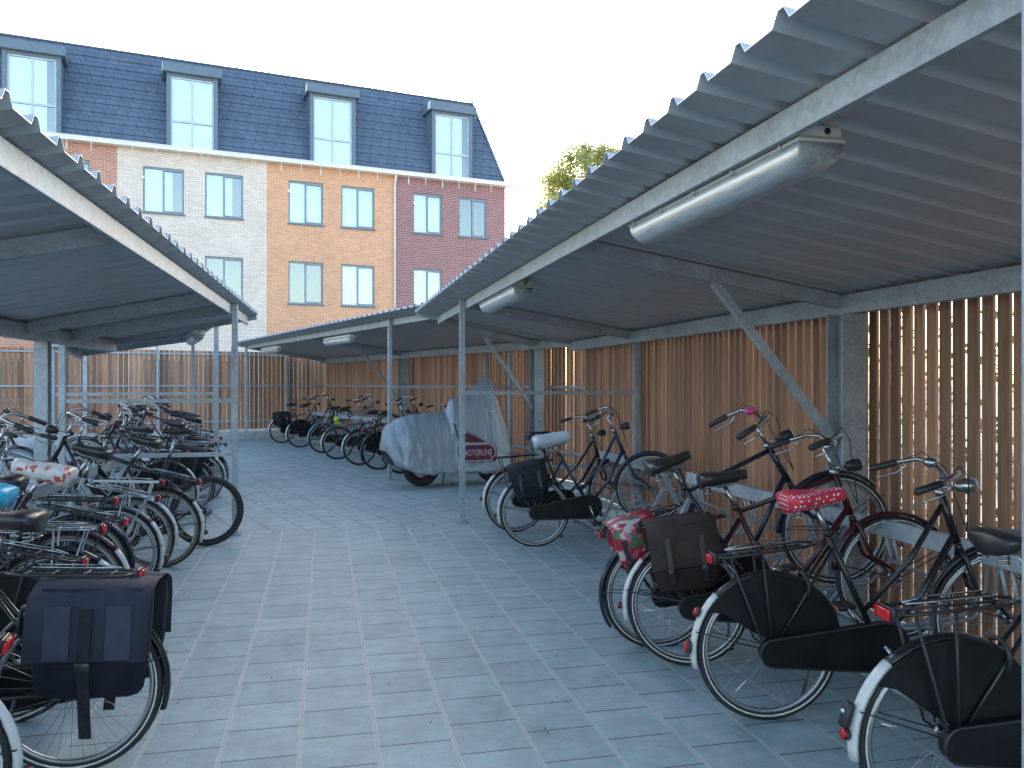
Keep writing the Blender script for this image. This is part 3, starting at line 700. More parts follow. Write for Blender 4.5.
# ---------------------------------------------------------------- lamps
def fixture(label, loc, rot, Lx=1.58):
    t = thing('strip_light', label, 'strip light', loc, (0,0,rot), 'strip lights hung under the shed roofs')
    mb = MB(); h = Lx/2
    mb.rbox((-.085, -h, -.05), (.085, h, 0), 'fixture_white', .014); mb.rbox((-.092, -h-.008, -.062), (.092, h+.008, -.048), 'fixture_white', .006)
    mb.cyl((0.02, -h-.001, -.025), (0.02, -h-.004, -.025), .012, 'black_plastic', 12); link('housing', mb.mesh('housing'), t)
    mb = MB(); lp = []
    for y, k in ((-h+.004, .72), (-h+.02, .9), (-h+.05, .98), (-h+.08, 1), (h-.08, 1), (h-.05, .98), (h-.02, .9), (h-.004, .72)):
        lp.append([(-.084*math.cos(math.pi*q/12)*(1 if 0 < q < 12 else 1), y, -.063-.092*k*math.sin(math.pi*q/12)**.75) for q in range(13)])
    mb.loft(lp, 'fixture_diffuser', True, True); link('diffuser', mb.mesh('diffuser'), t)
    mb = MB()
    for sx in (-1, 1): mb.cyl((.035*sx, -h+.05, -.085), (.035*sx, h-.05, -.085), .013, 'curtain', 10); mb.box((.035*sx-.018, -h+.025, -.11), (.035*sx+.018, -h+.05, -.063), 'fixture_white')
    link('tube', mb.mesh('tube'), t)
    for i in range(5):
        y = -h+.1+i*(Lx-.2)/4
        for sx in (-1, 1):
            mb = MB(); mb.tube([(sx*.088, y, -.035), (sx*.098, y+.006, -.045), (sx*.098, y+.008, -.06), (sx*.09, y, -.072)], .004, 'chrome', 6); link('clip', mb.mesh('clip'), t)
    mb = MB()
    for y in (-h*.6, h*.6): mb.cyl((0, y, 0), (0, y, .03), .008, 'chrome', 8)
    link('hanger', mb.mesh('hanger'), t)
    return t
fixture('largest strip light with a dusty clear diffuser, nearest under the right roof', (1.65, 3.26, 2.437), 0)
fixture('second strip light under the right roof, beside its front post', (1.65, 7.55, 2.437), 0)
for i, (y, lb) in enumerate(((3.0, 'strip light under the far shed roof above the covered motorcycle end'), (8.2, 'smallest strip light at the far end of the far shed roof'))):
    p = B0+n_*.17+a_*y; fixture(lb, (p.x, p.y, 2.475), R(17.5))
fixture('strip light under the small rear shed on the left', (-1.42-.2*math.cos(R(12))-1.5*math.sin(R(12)), 11.6+1.5, 2.32), R(12))

# ---------------------------------------------------------------- bike racks
def rack(label, loc, rot, sg, Ln, n, zt=.76):
    t = thing('bicycle_rack', label, 'bicycle rack', loc, (0,0,rot), 'steel bicycle racks along the fences')
    mb = MB(); mb.box((-.02, 0, zt-.045), (.02, Ln, zt+.045), 'galvanised'); link('top_rail', mb.mesh('rail'), t)
    mb = MB(); mb.box((sg*.30-.02, 0, .05), (sg*.30+.02, Ln, .09), 'galvanised'); mb.box((sg*-.28-.02, 0, .05), (sg*-.28+.02, Ln, .09), 'galvanised'); link('floor_rail', mb.mesh('rail'), t)
    for y in (.05, Ln/2+.09, Ln-.05):
        mb = MB(); mb.bar((0, y, zt-.04), (sg*.30, y, .07), .04, .04, 'galvanised'); mb.bar((-sg*.28, y, .09), (-.0, y, .6), .03, .03, 'galvanised'); mb.box((-.33, y-.03, 0), (.33, y+.03, .046), 'galvanised'); link('leg', mb.mesh('leg'), t)
    for i in range(n):
        y = .2+i*(Ln-.4)/(n-1); hi = .26 if i % 2 else 0
        mb = MB()
        for s2 in (-1, 1):
            yy = y+.03*s2
            mb.tube([(-sg*.30, yy, .1+hi), (-sg*.1, yy, .09+hi), (sg*.15, yy, .12+hi), (sg*.28, yy, .24+hi), (sg*.3, yy, .4+hi), (sg*.22, yy, .5+hi*.8), (sg*.03, yy, .58+hi*.6), (sg*.0, yy, zt-.05)], .009, 'galvanised', 7)
        mb.tube([(-sg*.30, y-.03, .1+hi), (-sg*.34, y, .12+hi), (-sg*.30, y+.03, .1+hi)], .009, 'galvanised', 7)
        if hi: mb.tube([(-sg*.27, y, .09), (-sg*.27, y, .1+hi)], .011, 'galvanised', 7)
        mb.tube([(0, y-.03, zt+.01), (sg*.06, y-.03, zt-.09), (sg*.06, y+.03, zt-.09), (0, y+.03, zt+.01)], .007, 'chrome', 6)
        link('wheel_holder', mb.mesh('holder'), t)
    return t
rack('galvanised high and low bicycle rack in front of the right fence', (3.0, -1.0, 0), 0, 1, 7.4, 19)
rack('short galvanised rack holding the blue bicycle with the pale saddle cover', (3.02, 6.9, 0), 0, 1, 1.9, 5)
rack('galvanised bicycle rack under the left shed among the packed bicycles', (-2.05, .8, 0), 0, -1, 8.6, 22)
p = B0+n_*1.55+a_*2.2; rack('far galvanised bicycle rack in front of the far fence', (p.x, p.y, 0), R(17.5), 1, 7.6, 16)

# ---------------------------------------------------------------- bicycles, right row
GR = 'bicycles standing in the right rack'
M1, s1, _ = bike('nearest black bicycle on the right, with a large red rear light', (2.11, 2.42, 0), R(-5), .05, R(2), R(-14), 'oma', 'black', bell=None, light='chrome', group=GR, pedal=200)
M2, s2, _ = bike('black bicycle with two round red reflectors on its white mudguard tip', (2.03, 3.40, 0), R(-9), .13, R(1), R(-10), 'oma', 'black', stem=.07, light='chrome', group=GR, bell='chrome')
M3, s3, _ = bike('maroon bicycle with a straight top tube, carrying the brown double pannier', (2.00, 4.15, 0), R(-15), .16, R(-2), R(6), 'gents', 'maroon', tail=True, coat=False, group=GR, pedal=60)
M4, s4, _ = bike('dark bicycle with a pink bell and high handlebar, carrying the red floral pannier', (2.03, 4.50, 0), R(-8), .36, R(2), R(-4), 'gents', 'navy', bell='pink_plastic', tail=False, coat=False, group=GR, height=.05, pedal=20)
M5, s5, _ = bike('blue bicycle with curved frame and black pannier beside the slim shed post', (2.02, 7.54, 0), R(-9), .22, R(1), R(-8), 'oma', 'blue', coat=False, light=True, group=GR, pedal=100)
M6, s6, _ = bike('dark bicycle standing just behind the blue one with the pale saddle cover', (1.97, 8.32, 0), R(3), .06, R(-1), R(5), 'oma', 'black', coat=False, group=GR, saddle='black_leather')
bike('black bicycle in the right rack hidden behind the red floral pannier, front wheel high', (1.98, 5.25, 0), R(2), .27, 0, R(4), 'oma', 'grey', coat=True, group=GR) if False else None
seat_cover(M2, s2, 'red saddle cover with white polka dots on the second bicycle on the right', 'polka_cloth', .010, .04)
seat_cover(M5, s5, 'pale blue plastic bag tied over the saddle of the blue bicycle', 'pale_cover', .042, .16)
panniers(M3, 'brown double pannier bag with black straps on the maroon bicycle', 'bag_brown', 'bag_brown_light', w=.36, h=.36, d=.11)
panniers(M4, 'red and white floral pannier bag on the bicycle with the pink bell', 'floral_bag', 'floral_bag', w=.26, h=.30, d=.06, x=-.04)
panniers(M5, 'plain black double pannier bag on the blue bicycle by the slim post', 'bag_black', 'bag_black', w=.33, h=.32, d=.11)
# red reflectors and the small black lamp on the two white mudguards
def add_ref(M, lab, ang, mat, sz, cat):
    a = R(ang); r = RW+.03; Mx = M @ Matrix.Translation((r*math.cos(a), 0, RW+r*math.sin(a))) @ Matrix.Rotation(-a, 4, 'Y')
    mb = MB(); mb.tube([(0,0,0), (.006,0,0), (.016,0,0), (.02,0,0)], [sz*.7, sz, sz, sz*.8], 'black_plastic', 14); mb.tube([(.02,0,0), (.026,0,0)], [sz*.78, sz*.6], mat, 14)
    return mb, Mx
def child_of(t, mb, Mx, name):
    W = Matrix.Translation(t.location) @ t.rotation_euler.to_matrix().to_4x4()
    return link(name, mb.mesh(name), t, W.inverted() @ Mx)
tt = _  # keep linter quiet
for M, t, lst in ((M2, None, ((146, .024), (171, .033))),):
    for ob in list(bpy.data.objects):
        if ob.get('label', '').startswith('black bicycle with two round'):
            for ang, sz in lst: mb, Mx = add_ref(M, '', ang, 'red_lens', sz, ''); child_of(ob, mb, Mx, 'reflector')
for ob in list(bpy.data.objects):
    if ob.get('label', '').startswith('nearest black bicycle on the right'):
        a = R(163); r = RW+.035; mb = MB(); mb.rbox((0,-.02,-.045), (.03,.02,.045), 'black_plastic', .008); mb.sphere((.032,0,-.01), .008, 'clear_lens')
        child_of(ob, mb, M1 @ Matrix.Translation((r*math.cos(a), 0, RW+r*math.sin(a))) @ Matrix.Rotation(-a, 4, 'Y'), 'clip_light')

# ---------------------------------------------------------------- bicycles, far shed
GF = 'bicycles in the far shed'
far = [  # x, y of rear wheel, options, label
 ((-1.09, 22.2), dict(paint='black', coat=True), 'farthest black bicycle, at the back corner next to the end fence, with black panniers'),
 ((-.52, 20.6), dict(paint='black', coat=True), 'second bicycle from the end fence, black with a chain case'),
 ((-.03, 18.75), dict(paint='lightblue', coat=False, tail=False, style='gents'), 'pale blue and silver bicycle third from the end fence'),
 ((.33, 17.2), dict(paint='grey', coat=False, style='gents'), 'grey bicycle fourth from the end fence, with a bright yellow tag'),
 ((.66, 15.8), dict(paint='navy', coat=False, tail=True), 'dark blue bicycle fifth from the end fence'),
 ((1.02, 14.95), dict(paint='black', coat=True, tail=False), 'black bicycle half behind the silver motorcycle cover'),
 ((1.3, 14.2), dict(paint='darkgreen', coat=False, tail=False), 'dark bicycle behind the covered motorcycle, only its handlebar and saddle showing')]
Mfar = []
for i, ((x, y), kw, lb) in enumerate(far):
    kw = dict(kw); st = kw.pop('style', 'oma')
    Mfar.append(bike(lb, (x, y, 0), R(17.5+random.uniform(-4, 4)), (.05, .25)[i % 2], R(random.uniform(-2, 2)), R(random.uniform(-12, 12)), st, group=GF, detail=False, stripe=None, pedal=(60, 200)[i % 2], **kw))
panniers(Mfar[0][0], 'small black pannier on the farthest bicycle by the end fence', 'bag_black', 'bag_black')
mb = MB(); mb.rbox((-.05,-.03,-.1), (.05,.03,.06), 'yellow_green', .02); o = link('saddle_bag', mb.mesh('saddle_bag')); place(o, Mfar[3][0] @ Matrix.Translation((.08,0,.82))); tag(o, 'small bright yellow bag under the saddle of the grey far bicycle', 'saddle bag')

# ---------------------------------------------------------------- bicycles, left shed (front wheels away from the aisle)
GL = 'bicycles packed in the left rack'
left = [ # x rear hub, y, paint, style, opts, label
 (-1.36, 1.60, 'black', 'oma', {}, 'black bicycle nearest the camera on the left, mostly outside the picture'),
 (-1.40, 2.93, 'black', 'oma', dict(guard='white_paint', tail=True), 'bicycle with a white mudguard and small red lamp in the lower left corner'),
 (-.99, 3.56, 'black', 'oma', dict(tail=False, coat=False, stripe='tyre_stripe'), 'black bicycle carrying the big navy pannier at lower left'),
 (-1.5, 4.15, 'navy', 'oma', dict(tail=False, coat=True), 'dark bicycle with a chrome carrier just behind the navy pannier'),
 (-1.42, 4.75, 'black', 'gents', dict(carrier='chrome', tail=True, coat=False, stripe='tan_wall'), 'bicycle with tan tyre walls and a chrome luggage carrier behind the navy pannier'),
 (-1.58, 5.35, 'maroon', 'oma', dict(stripe='tan_wall', coat=False), 'dark red bicycle under the patterned plastic bag saddle cover'),
 (-1.62, 5.92, 'navy', 'gents', dict(coat=False, stripe='tan_wall', grip='orange_rubber', tail=False), 'dark blue bicycle with orange handlebar grips in the left rack'),
 (-1.58, 6.35, 'grey', 'gents', dict(coat=False, carrier='chrome'), 'grey bicycle with a chrome luggage carrier in the middle of the left rack'),
 (-1.50, 6.82, 'silver', 'oma', dict(coat=False, carrier='white_paint', stripe='tan_wall'), 'silver bicycle with a white luggage carrier'),
 (-1.44, 7.38, 'black', 'oma', dict(coat=False, stripe='tan_wall'), 'black bicycle with a broad leather saddle next to the mountain bike'),
 (-1.10, 8.25, 'black', 'mtb', dict(bars='flat', light=False, stripe=None, coat=False, carrier=None, chain='open', tail=False), 'black mountain bike with thick tyres standing across the slim left post'),
]
ML = []
for i, (x, y, p, st, kw, lb) in enumerate(left):
    kw = dict(kw); mt = st == 'mtb'
    yaw = 180+random.uniform(-5, 5)
    if i == 10: yaw = 187
    if i in (2,): yaw = 178
    ML.append(bike(lb, (x, y, 0), R(yaw), (.05, .26)[i % 2] if i != 10 else 0, R(random.uniform(-3, 3)), R(random.uniform(-15, 15)), st, p, group=GL, height=random.choice((0, .03)), pedal=random.choice((60, 120, 200)), chain=kw.pop('chain', 'case'), **kw))
panniers(ML[2][0], 'big navy double pannier with a broad centre strap hanging at lower left', 'bag_navy', 'bag_navy_light', w=.42, h=.42, d=.13, tail=True, strap='bag_black', x=-.09, zt=.76)
seat_cover(ML[5][0], ML[5][1], 'crumpled white plastic bag with red print tied over a saddle in the left rack', 'plastic_bag', .03, .12)
seat_cover(ML[3][0], ML[3][1], 'bright cyan saddle cover at the left edge of the picture', 'cyan_plastic', .012, .03)
# bicycles further back on the left, under and beside the small rear shed
left2 = [(-1.75, 9.7, 'black', 'oma', 'black bicycle just beyond the slim left post, behind the mountain bike'),
 (-1.72, 10.35, 'maroon', 'oma', 'maroon bicycle beyond the slim left post, second behind the mountain bike'),
 (-1.62, 11.05, 'black', 'gents', 'black bicycle with a red lamp right beside the rear shed post'),
 (-1.72, 11.75, 'grey', 'oma', 'grey bicycle at the front of the small rear shed'),
 (-1.85, 12.45, 'black', 'oma', 'black bicycle second in the small rear shed'),
 (-1.95, 13.2, 'navy', 'gents', 'dark blue bicycle with a raised saddle in the small rear shed'),
 (-2.05, 14.0, 'black', 'oma', 'black bicycle with a white mudguard tip near the end of the small rear shed'),
 (-2.25, 14.8, 'red', 'oma', 'red bicycle second last in the small rear shed'),
 (-2.45, 15.7, 'black', 'oma', 'last bicycle in the small rear shed, black')]
M2L = []
for i, (x, y, p, st, lb) in enumerate(left2):
    M2L.append(bike(lb, (x, y, 0), R(184+8*(i > 2)+random.uniform(-5, 5)), (.05, .26)[i % 2], R(random.uniform(-3, 3)), R(random.uniform(-20, 20)), st, p, group='bicycles behind the slim left post and in the small rear shed', coat=i % 3 == 0, detail=i < 4, tail=i % 2 == 0, pedal=random.choice((60, 120)), height=random.choice((0, .04))))
panniers(M2L[1][0], 'black crate-like pannier on the maroon bicycle beyond the left post', 'bag_black', 'bag_black')
# the row facing the other way on the far side of the left shed
left3 = [(5.2, 'bright_blue', 'gents', 'orange_rubber', 'bright blue bicycle with orange grips in the outer left row, nearest'),
 (5.9, 'black', 'oma', 'black_plastic', 'black bicycle second in the outer left row'),
 (6.6, 'navy', 'oma', 'brown_leather', 'dark blue bicycle with brown grips in the outer left row'),
 (7.2, 'lightblue', 'gents', 'black_plastic', 'pale blue bicycle in the outer left row behind the thick column'),
 (7.9, 'black', 'oma', 'black_plastic', 'black bicycle behind the thick column in the outer left row'),
 (8.6, 'bright_blue', 'oma', 'orange_rubber', 'bright blue bicycle just past the thick column in the outer left row'),
 (9.4, 'red', 'oma', 'black_plastic', 'red bicycle in the outer left row, in line with the slim posts'),
 (10.2, 'black', 'gents', 'black_plastic', 'black bicycle eighth in the outer left row'),
 (11.0, 'darkgreen', 'oma', 'brown_leather', 'dark green bicycle in the outer left row'),
 (11.9, 'black', 'oma', 'black_plastic', 'black bicycle beside the dark green one in the outer left row'),
 (12.9, 'maroon', 'oma', 'black_plastic', 'maroon bicycle at the far end of the outer left row')]
for i, (y, p, st, g, lb) in enumerate(left3):
    bike(lb, (-4.75-.04*i, y, 0), R(random.uniform(-6, 6)), (.26, .05)[i % 2], R(random.uniform(-3, 3)), R(random.uniform(-20, 20)), st, p, group='bicycles in the outer left row', grip=g, coat=i % 2 == 0, detail=i < 6, pedal=random.choice((60, 120)), basket='black_plastic' if i in (6,) else False, height=.02)

# ---------------------------------------------------------------- covered motorcycle
def motorcycle():
    c = Vector((1.83, 12.42, 0)); rz = R(13)
    t = thing('motorcycle', 'motorcycle hidden under a silver cover, only its rear wheel showing', 'motorcycle', c, (0,0,rz))
    for x in (-.42, .78):
        mb = MB(); n = 36; rr = .29
        mb.tube([(rr*.8*math.cos(2*math.pi*i/n), 0, rr*.8*math.sin(2*math.pi*i/n)) for i in range(n)], .066, 'tyre_rubber', 10, True)
        w = link('wheel', mb.mesh('wheel'), t, Matrix.Translation((x, 0, .30)))
        mb = MB(); mb.tube([(rr*.60*math.cos(2*math.pi*i/n), 0, rr*.60*math.sin(2*math.pi*i/n)) for i in range(n)], .022, 'orange_rubber', 8, True)
        for k in range(5): a = 2*math.pi*k/5; mb.tube([(0,0,0), (.17*math.cos(a), 0, .17*math.sin(a))], [.03,.018], 'spoke_steel', 8)
        mb.cyl((0,-.06,0), (0,.06,0), .04, 'spoke_steel', 14); link('rim', mb.mesh('rim'), w)
    mb = MB()
    mb.rbox((-.3,-.13,.3), (.5,.13,.75), 'black_plastic', .06); mb.rbox((-.7,-.15,.7), (.05,.15,.9), 'black_leather', .06); mb.rbox((.35,-.16,.7), (.8,.16,1.1), 'black_plastic', .07)
    mb.tube([(.55,-.33,1.08), (.62,-.1,1.14), (.62,.1,1.14), (.55,.33,1.08)], .015, 'chrome', 8)
    for sd in (-1, 1): mb.tube([(.62,.1*sd,1.05), (.78,.1*sd,.3)], .025, 'chrome', 8)
    link('body', mb.mesh('body'), t)
    mb = MB(); mb.tube([(.0,-.1,.3), (.0,-.2,.01)], .012, 'spoke_steel', 8); mb.tube([(.0,.1,.3), (.0,.2,.01)], .012, 'spoke_steel', 8); mb.tube([(.0,-.2,.012), (.0,.2,.012)], .01, 'spoke_steel', 8); link('stand', mb.mesh('stand'), t)
    # cover
    TX = [(-1.03,.86), (-.98,.93), (-.85,1.0), (-.7,1.07), (-.45,1.11), (-.2,1.12), (-.03,1.13), (.0,1.24), (.05,1.31), (.3,1.42), (.45,1.52), (.63,1.68), (.7,1.64), (.82,1.32), (.95,.95), (1.05,.55)]
    HX = [(-1.03,.55), (-.9,.36), (-.75,.28), (-.5,.20), (0,.22), (.5,.19), (1.05,.22)]
    WX = [(-1.03,.12), (-.95,.25), (-.7,.33), (0,.34), (.4,.38), (.7,.36), (.95,.26), (1.05,.10)]
    def ip(T, x):
        if x <= T[0][0]: return T[0][1]
        for (a, b), (c_, d) in zip(T, T[1:]):
            if x <= c_: return b+(d-b)*(x-a)/(c_-a)
        return T[-1][1]
    def prof(u, x):
        base = (1-u**2.4)**.75 if u < 1 else 0
        waist = 1-.18*math.sin(math.pi*min(1, u*1.15))*(.5+.5*math.sin(x*3+1))
        return max(0, base)*waist
    def wr(x, z): return .007*math.sin(11*x+7*z+2.5*math.sin(3*z+x))+.003*math.sin(31*x-6*z+1.3)+.004*math.sin(15*z+5*x)+.003*math.sin(53*x+7*z)*(1-min(1,max(0,z-.3)))
    def side(x, z):
        T, h = ip(TX, x), ip(HX, x); u = min(1, max(0, (z-h)/(T-h))); y = ip(WX, x)*prof(u, x); fl = (1-u)**2
        return y+wr(x, z)*min(1, y/.1)*(1+fl)
    cv = thing('motorcycle_cover', 'wrinkled silver grey cover with a dark red emblem draped over the motorcycle', 'motorcycle cover', c, (0,0,rz))
    mb = MB(); nx, nu = 110, 40; vs = []; fs = []
    for i in range(nx+1):
        x = -1.03+2.08*i/nx; T, h = ip(TX, x), ip(HX, x)+.012*math.sin(x*23)
        row = []
        for j in range(2*nu+1):
            sd = -1 if j < nu else 1; u = j/nu if j <= nu else 2-j/nu
            u = 1-(1-u)**1.6 if u < 1 else 1
            z = h+(T-h)*u; y = side(x, z)*sd if abs(u-1) > 1e-6 else 0
            vs.append((x+.01*math.sin(z*17+sd), y, z+.006*math.sin(31*x)*u))
    m_ = 2*nu+1
    for i in range(nx):
        for j in range(m_-1): fs.append((i*m_+j, (i+1)*m_+j, (i+1)*m_+j+1, i*m_+j+1))
    fs.append(tuple(range(m_))); fs.append(tuple(range(nx*m_, nx*m_+m_))[::-1])
    mb.add(vs, fs, 'silver_tarpaulin', True); o = link('cloth', mb.mesh('cloth'), cv)
    so = o.modifiers.new('thickness', 'SOLIDIFY'); so.thickness = .003
    # emblem wrapped on the near side
    def decal(name, polys, off):
        mb = MB()
        for poly, m in polys:
            import mathutils
            # grid fill
            xs = [p[0] for p in poly]; zs = [p[1] for p in poly]; st = .012
            def inside(x, z):
                c_ = False; n = len(poly)
                for i in range(n):
                    x1, z1 = poly[i]; x2, z2 = poly[i-1]
                    if (z1 > z) != (z2 > z) and x < (x2-x1)*(z-z1)/(z2-z1)+x1: c_ = not c_
                return c_
            z = min(zs)
            while z < max(zs):
                x = min(xs)
                while x < max(xs):
                    if inside(x+st/2, z+st/2):
                        q = [(x, z), (x+st, z), (x+st, z+st), (x, z+st)]
                        mb.add([(a, -side(a, b)-off[m], b) for a, b in q], [(0,1,2,3)], m)
                    x += st
                z += st
        return link(name, mb.mesh(name), cv)
    def rr(x0, z0, x1, z1, r): return arc(x1-r, z0+r, r, -90, 0, 5)+arc(x1-r, z1-r, r, 0, 90, 5)+arc(x0+r, z1-r, r, 90, 180, 5)+arc(x0+r, z0+r, r, 180, 270, 5)
    off = {'black_plastic': .014, 'emblem_grey': .0155, 'emblem_red': .017}
    decal('emblem', [
        (rr(.05,.36,.68,.66,.12), 'black_plastic'), ([(.0,.96), (.18,.86), (.66,.62), (.12,.6), (.1,.66)], 'black_plastic'),
        (rr(.062,.372,.668,.648,.105), 'emblem_grey'), ([(.03,.935), (.18,.85), (.62,.64), (.14,.62), (.115,.66)], 'emblem_grey'),
        (rr(.085,.395,.645,.62,.09), 'emblem_red'), ([(.21,.82), (.53,.66), (.22,.665)], 'emblem_red'), ([(.075,.87), (.2,.8), (.22,.67), (.15,.67)], 'emblem_black')], {**off, 'emblem_black': .0175})
    tx = bpy.data.curves.new('lettering', 'FONT'); tx.body = 'MOTORLINE'; tx.size = .118; tx.align_x = 'CENTER'; tx.align_y = 'CENTER'; tx.resolution_u = 3; tx.offset = .0012
    to = bpy.data.objects.new('tmp', tx); COL.objects.link(to); bpy.context.view_layer.update()
    me = bpy.data.meshes.new_from_object(to.evaluated_get(bpy.context.evaluated_depsgraph_get())); COL.objects.unlink(to); bpy.data.objects.remove(to)
    xs = [v.co.x for v in me.vertices]; k = .46/(max(xs)-min(xs))
    for v in me.vertices:
        x = .365+v.co.x*k; z = .505+v.co.y*k*1.5; v.co = (x, -side(x, z)-.0205, z)
    me.materials.append(MATS['emblem_letter']); link('lettering', me, cv)
simple('emblem_grey', (.3,.3,.32), .5, 0, .1, 20); simple('emblem_letter', (.45,.36,.38), .5, 0, .1, 20); simple('emblem_red', (.1, .008, .02), .5, 0, .1, 20); simple('emblem_black', (.012, .012, .014), .5, 0, .1, 20)
motorcycle()
# white wrapped pipe lying at the foot of the right fence
mb = MB(); pts = [(2.75, 8.75, .10), (3.05, 8.35, .11), (3.3, 7.9, .10), (3.45, 7.5, .10)]
mb.tube(pts, [.075, .09, .085, .07], 'white_paint', 12); o = link('wrapped_roll', mb.mesh('roll')); tag(o, 'white wrapped roll lying on the paving behind the blue bicycle', 'roll')

# ---------------------------------------------------------------- houses
HS = Vector((-3.325, 29.285, 0)); HA = math.atan2(.19005, .98177)
def house(label, s0, s1, mat, wins, dorm, end=False, pipe=False, seed=0):
    t = thing('terraced_house', label, 'house', (HS.x, HS.y, 0), (0,0,HA), 'terraced brick houses behind the end fence')
    ze, zr, D = 9.28, 12.72, 9.0
    mb = MB(); dep = .11
    xs = sorted({s0, s1, *[w[0] for w in wins], *[w[1] for w in wins]}); zs = sorted({0, ze, *[w[2] for w in wins], *[w[3] for w in wins]})
    for i in range(len(xs)-1):
        for j in range(len(zs)-1):
            cx, cz = (xs[i]+xs[i+1])/2, (zs[j]+zs[j+1])/2
            if any(w[0] < cx < w[1] and w[2] < cz < w[3] for w in wins): continue
            mb.add([(xs[i],0,zs[j]), (xs[i+1],0,zs[j]), (xs[i+1],0,zs[j+1]), (xs[i],0,zs[j+1])], [(0,1,2,3)], mat)
    for a, b, c_, d in wins:
        mb.add([(a,0,c_), (b,0,c_), (b,0,d), (a,0,d), (a,dep,c_), (b,dep,c_), (b,dep,d), (a,dep,d)], [(0,4,5,1), (1,5,6,2), (2,6,7,3), (3,7,4,0)], mat)
    mb.add([(s1,0,0), (s1,D,0), (s1,D,ze), (s1,0,ze), (s0,0,0), (s0,D,0), (s0,D,ze), (s0,0,ze)], [(0,1,2,3), (7,6,5,4), (1,5,6,2)], mat)
    link('wall', mb.mesh('wall'), t)
    for k, (a, b, c_, d) in enumerate(wins):
        mb = MB(); y0, y1 = .05, .11; f = .055; m = 'window_grey'
        mb.box((a, y0, c_), (b, y1, c_+f), m); mb.box((a, y0, d-f), (b, y1, d), m); mb.box((a, y0, c_+f), (a+f, y1, d-f), m); mb.box((b-f, y0, c_+f), (b, y1, d-f), m)
        mid = (a+b)/2; mb.box((mid-.03, y0+.003, c_+f), (mid+.03, y1, d-f), m)
        # sash of the right leaf
        mb.box((mid+.03, y0-.012, c_+f), (b-f, y0+.02, c_+f+.04), m); mb.box((mid+.03, y0-.012, d-f-.04), (b-f, y0+.02, d-f), m)
        w = link('window', mb.mesh('window'), t)
        mb = MB(); mb.add([(a+.03, .09, c_+.03), (b-.03, .09, c_+.03), (b-.03, .09, d-.03), (a+.03, .09, d-.03)], [(0,1,2,3)], 'window_glass'); link('pane', mb.mesh('pane'), w)
        mb = MB(); mb.box((a-.04, -.05, c_-.045), (b+.04, .045, c_-.002), 'frame_grey'); link('sill', mb.mesh('sill'), w)
        mb = MB(); mb.add([(a-.3,.75,c_-.3), (b+.3,.75,c_-.3), (b+.3,.75,d+.3), (a-.3,.75,d+.3)], [(0,1,2,3)], 'room_dark')
        if (k+seed) % 5 != 3:
            n = 26; vs = []; w0, w1 = a, b
            if (k+seed) % 3 == 1: w1 = a+(b-a)*.72
            for i in range(n+1):
                x = w0+(w1-w0)*i/n; y = .16+.025*math.sin(i*1.9); vs += [(x, y, c_-.1), (x, y, d+.1)]
            mb.add(vs, [(2*i, 2*i+2, 2*i+3, 2*i+1) for i in range(n)], 'curtain', True)
        link('curtain', mb.mesh('curtain'), w)
    # mansard roof
    mb = MB(); sb = 1.05; e1 = s1-(1.0 if end else 0)
    mb.add([(s0,.02,ze+.1), (s1,.02,ze+.1), (e1,sb,zr), (s0,sb,zr), (s1,D-.02,ze+.1), (e1,D-sb,zr), (s0,D-sb,zr), (s0,D-.02,ze+.1)], [(0,1,2,3), (1,4,5,2), (3,2,5,6), (7,6,5,4)], 'roof_tiles')
    # tile courses standing proud
    n = 10
    for i in range(n):
        f0 = i/n; z = ze+.1+(zr-ze-.1)*f0; y = .02+(sb-.02)*f0; xe = s1-((s1-e1)*f0)
        mb.add([(s0, y-.045, z), (xe+.0, y-.045, z), (xe, y+.09, z+.33), (s0, y+.09, z+.33), (s0, y+.02, z-.01), (xe, y+.02, z-.01)], [(0,1,2,3), (4,5,1,0)], 'roof_tiles')
    r = link('roof', mb.mesh('roof'), t)
    mb = MB(); mb.box((s0, sb-.06, zr), (e1, sb+.1, zr+.05), 'frame_grey'); link('ridge', mb.mesh('ridge'), r)
    if end:
        mb = MB(); mb.tube([(s1, .0, ze+.1), (e1, sb-.03, zr+.03)], .06, 'frame_grey', 8); link('hip', mb.mesh('hip'), r)
        mb = MB(); mb.tube([(e1, sb, zr), (e1, sb, zr+.12), (e1, sb, zr+.16), (e1, sb, zr+.24), (e1, sb, zr+.34), (e1, sb, zr+.42), (e1, sb, zr+.5)], [.03, .03, .07, .03, .05, .03, .005], 'frame_grey', 10); link('finial', mb.mesh('finial'), r)
    # gutter
    mb = MB(); x1 = s1+(.5 if end else 0); mb.box((s0, -.30, ze-.02), (x1, .0-.004, ze+.1), 'white_trim'); mb.box((s0, -.31, ze+.1), (x1, -.24, ze+.13), 'white_trim')
    g = link('gutter', mb.mesh('gutter'), t)
    n = 6
    for i in range(n):
        x = s0+.45+i*(s1-s0-.5)/n; mb = MB(); mb.box((x-.015, -.26, ze-.06), (x+.015, -.235, ze-.02), 'white_trim'); mb.box((x-.02, -.27, ze-.34), (x+.02, -.23, ze-.1), 'fixture_white') if i % 2 == 0 else mb.box((x-.012, -.26, ze-.3), (x+.012, -.24, ze-.06), 'fixture_white'); link('bracket', mb.mesh('bracket'), g)
    if pipe:
        mb = MB(); mb.tube([(s1-.02,-.2,ze), (s1-.02,-.18,ze-.15), (s1-.02,-.06,ze-.4), (s1-.02,-.06,.1)], .04, 'white_trim', 10); link('downpipe', mb.mesh('downpipe'), t)
    mb = MB(); mb.cyl((s0+.75, -.03, ze-.95), (s0+.75, -.001, ze-.95), .06, 'white_trim', 14); link('vent', mb.mesh('vent'), t)
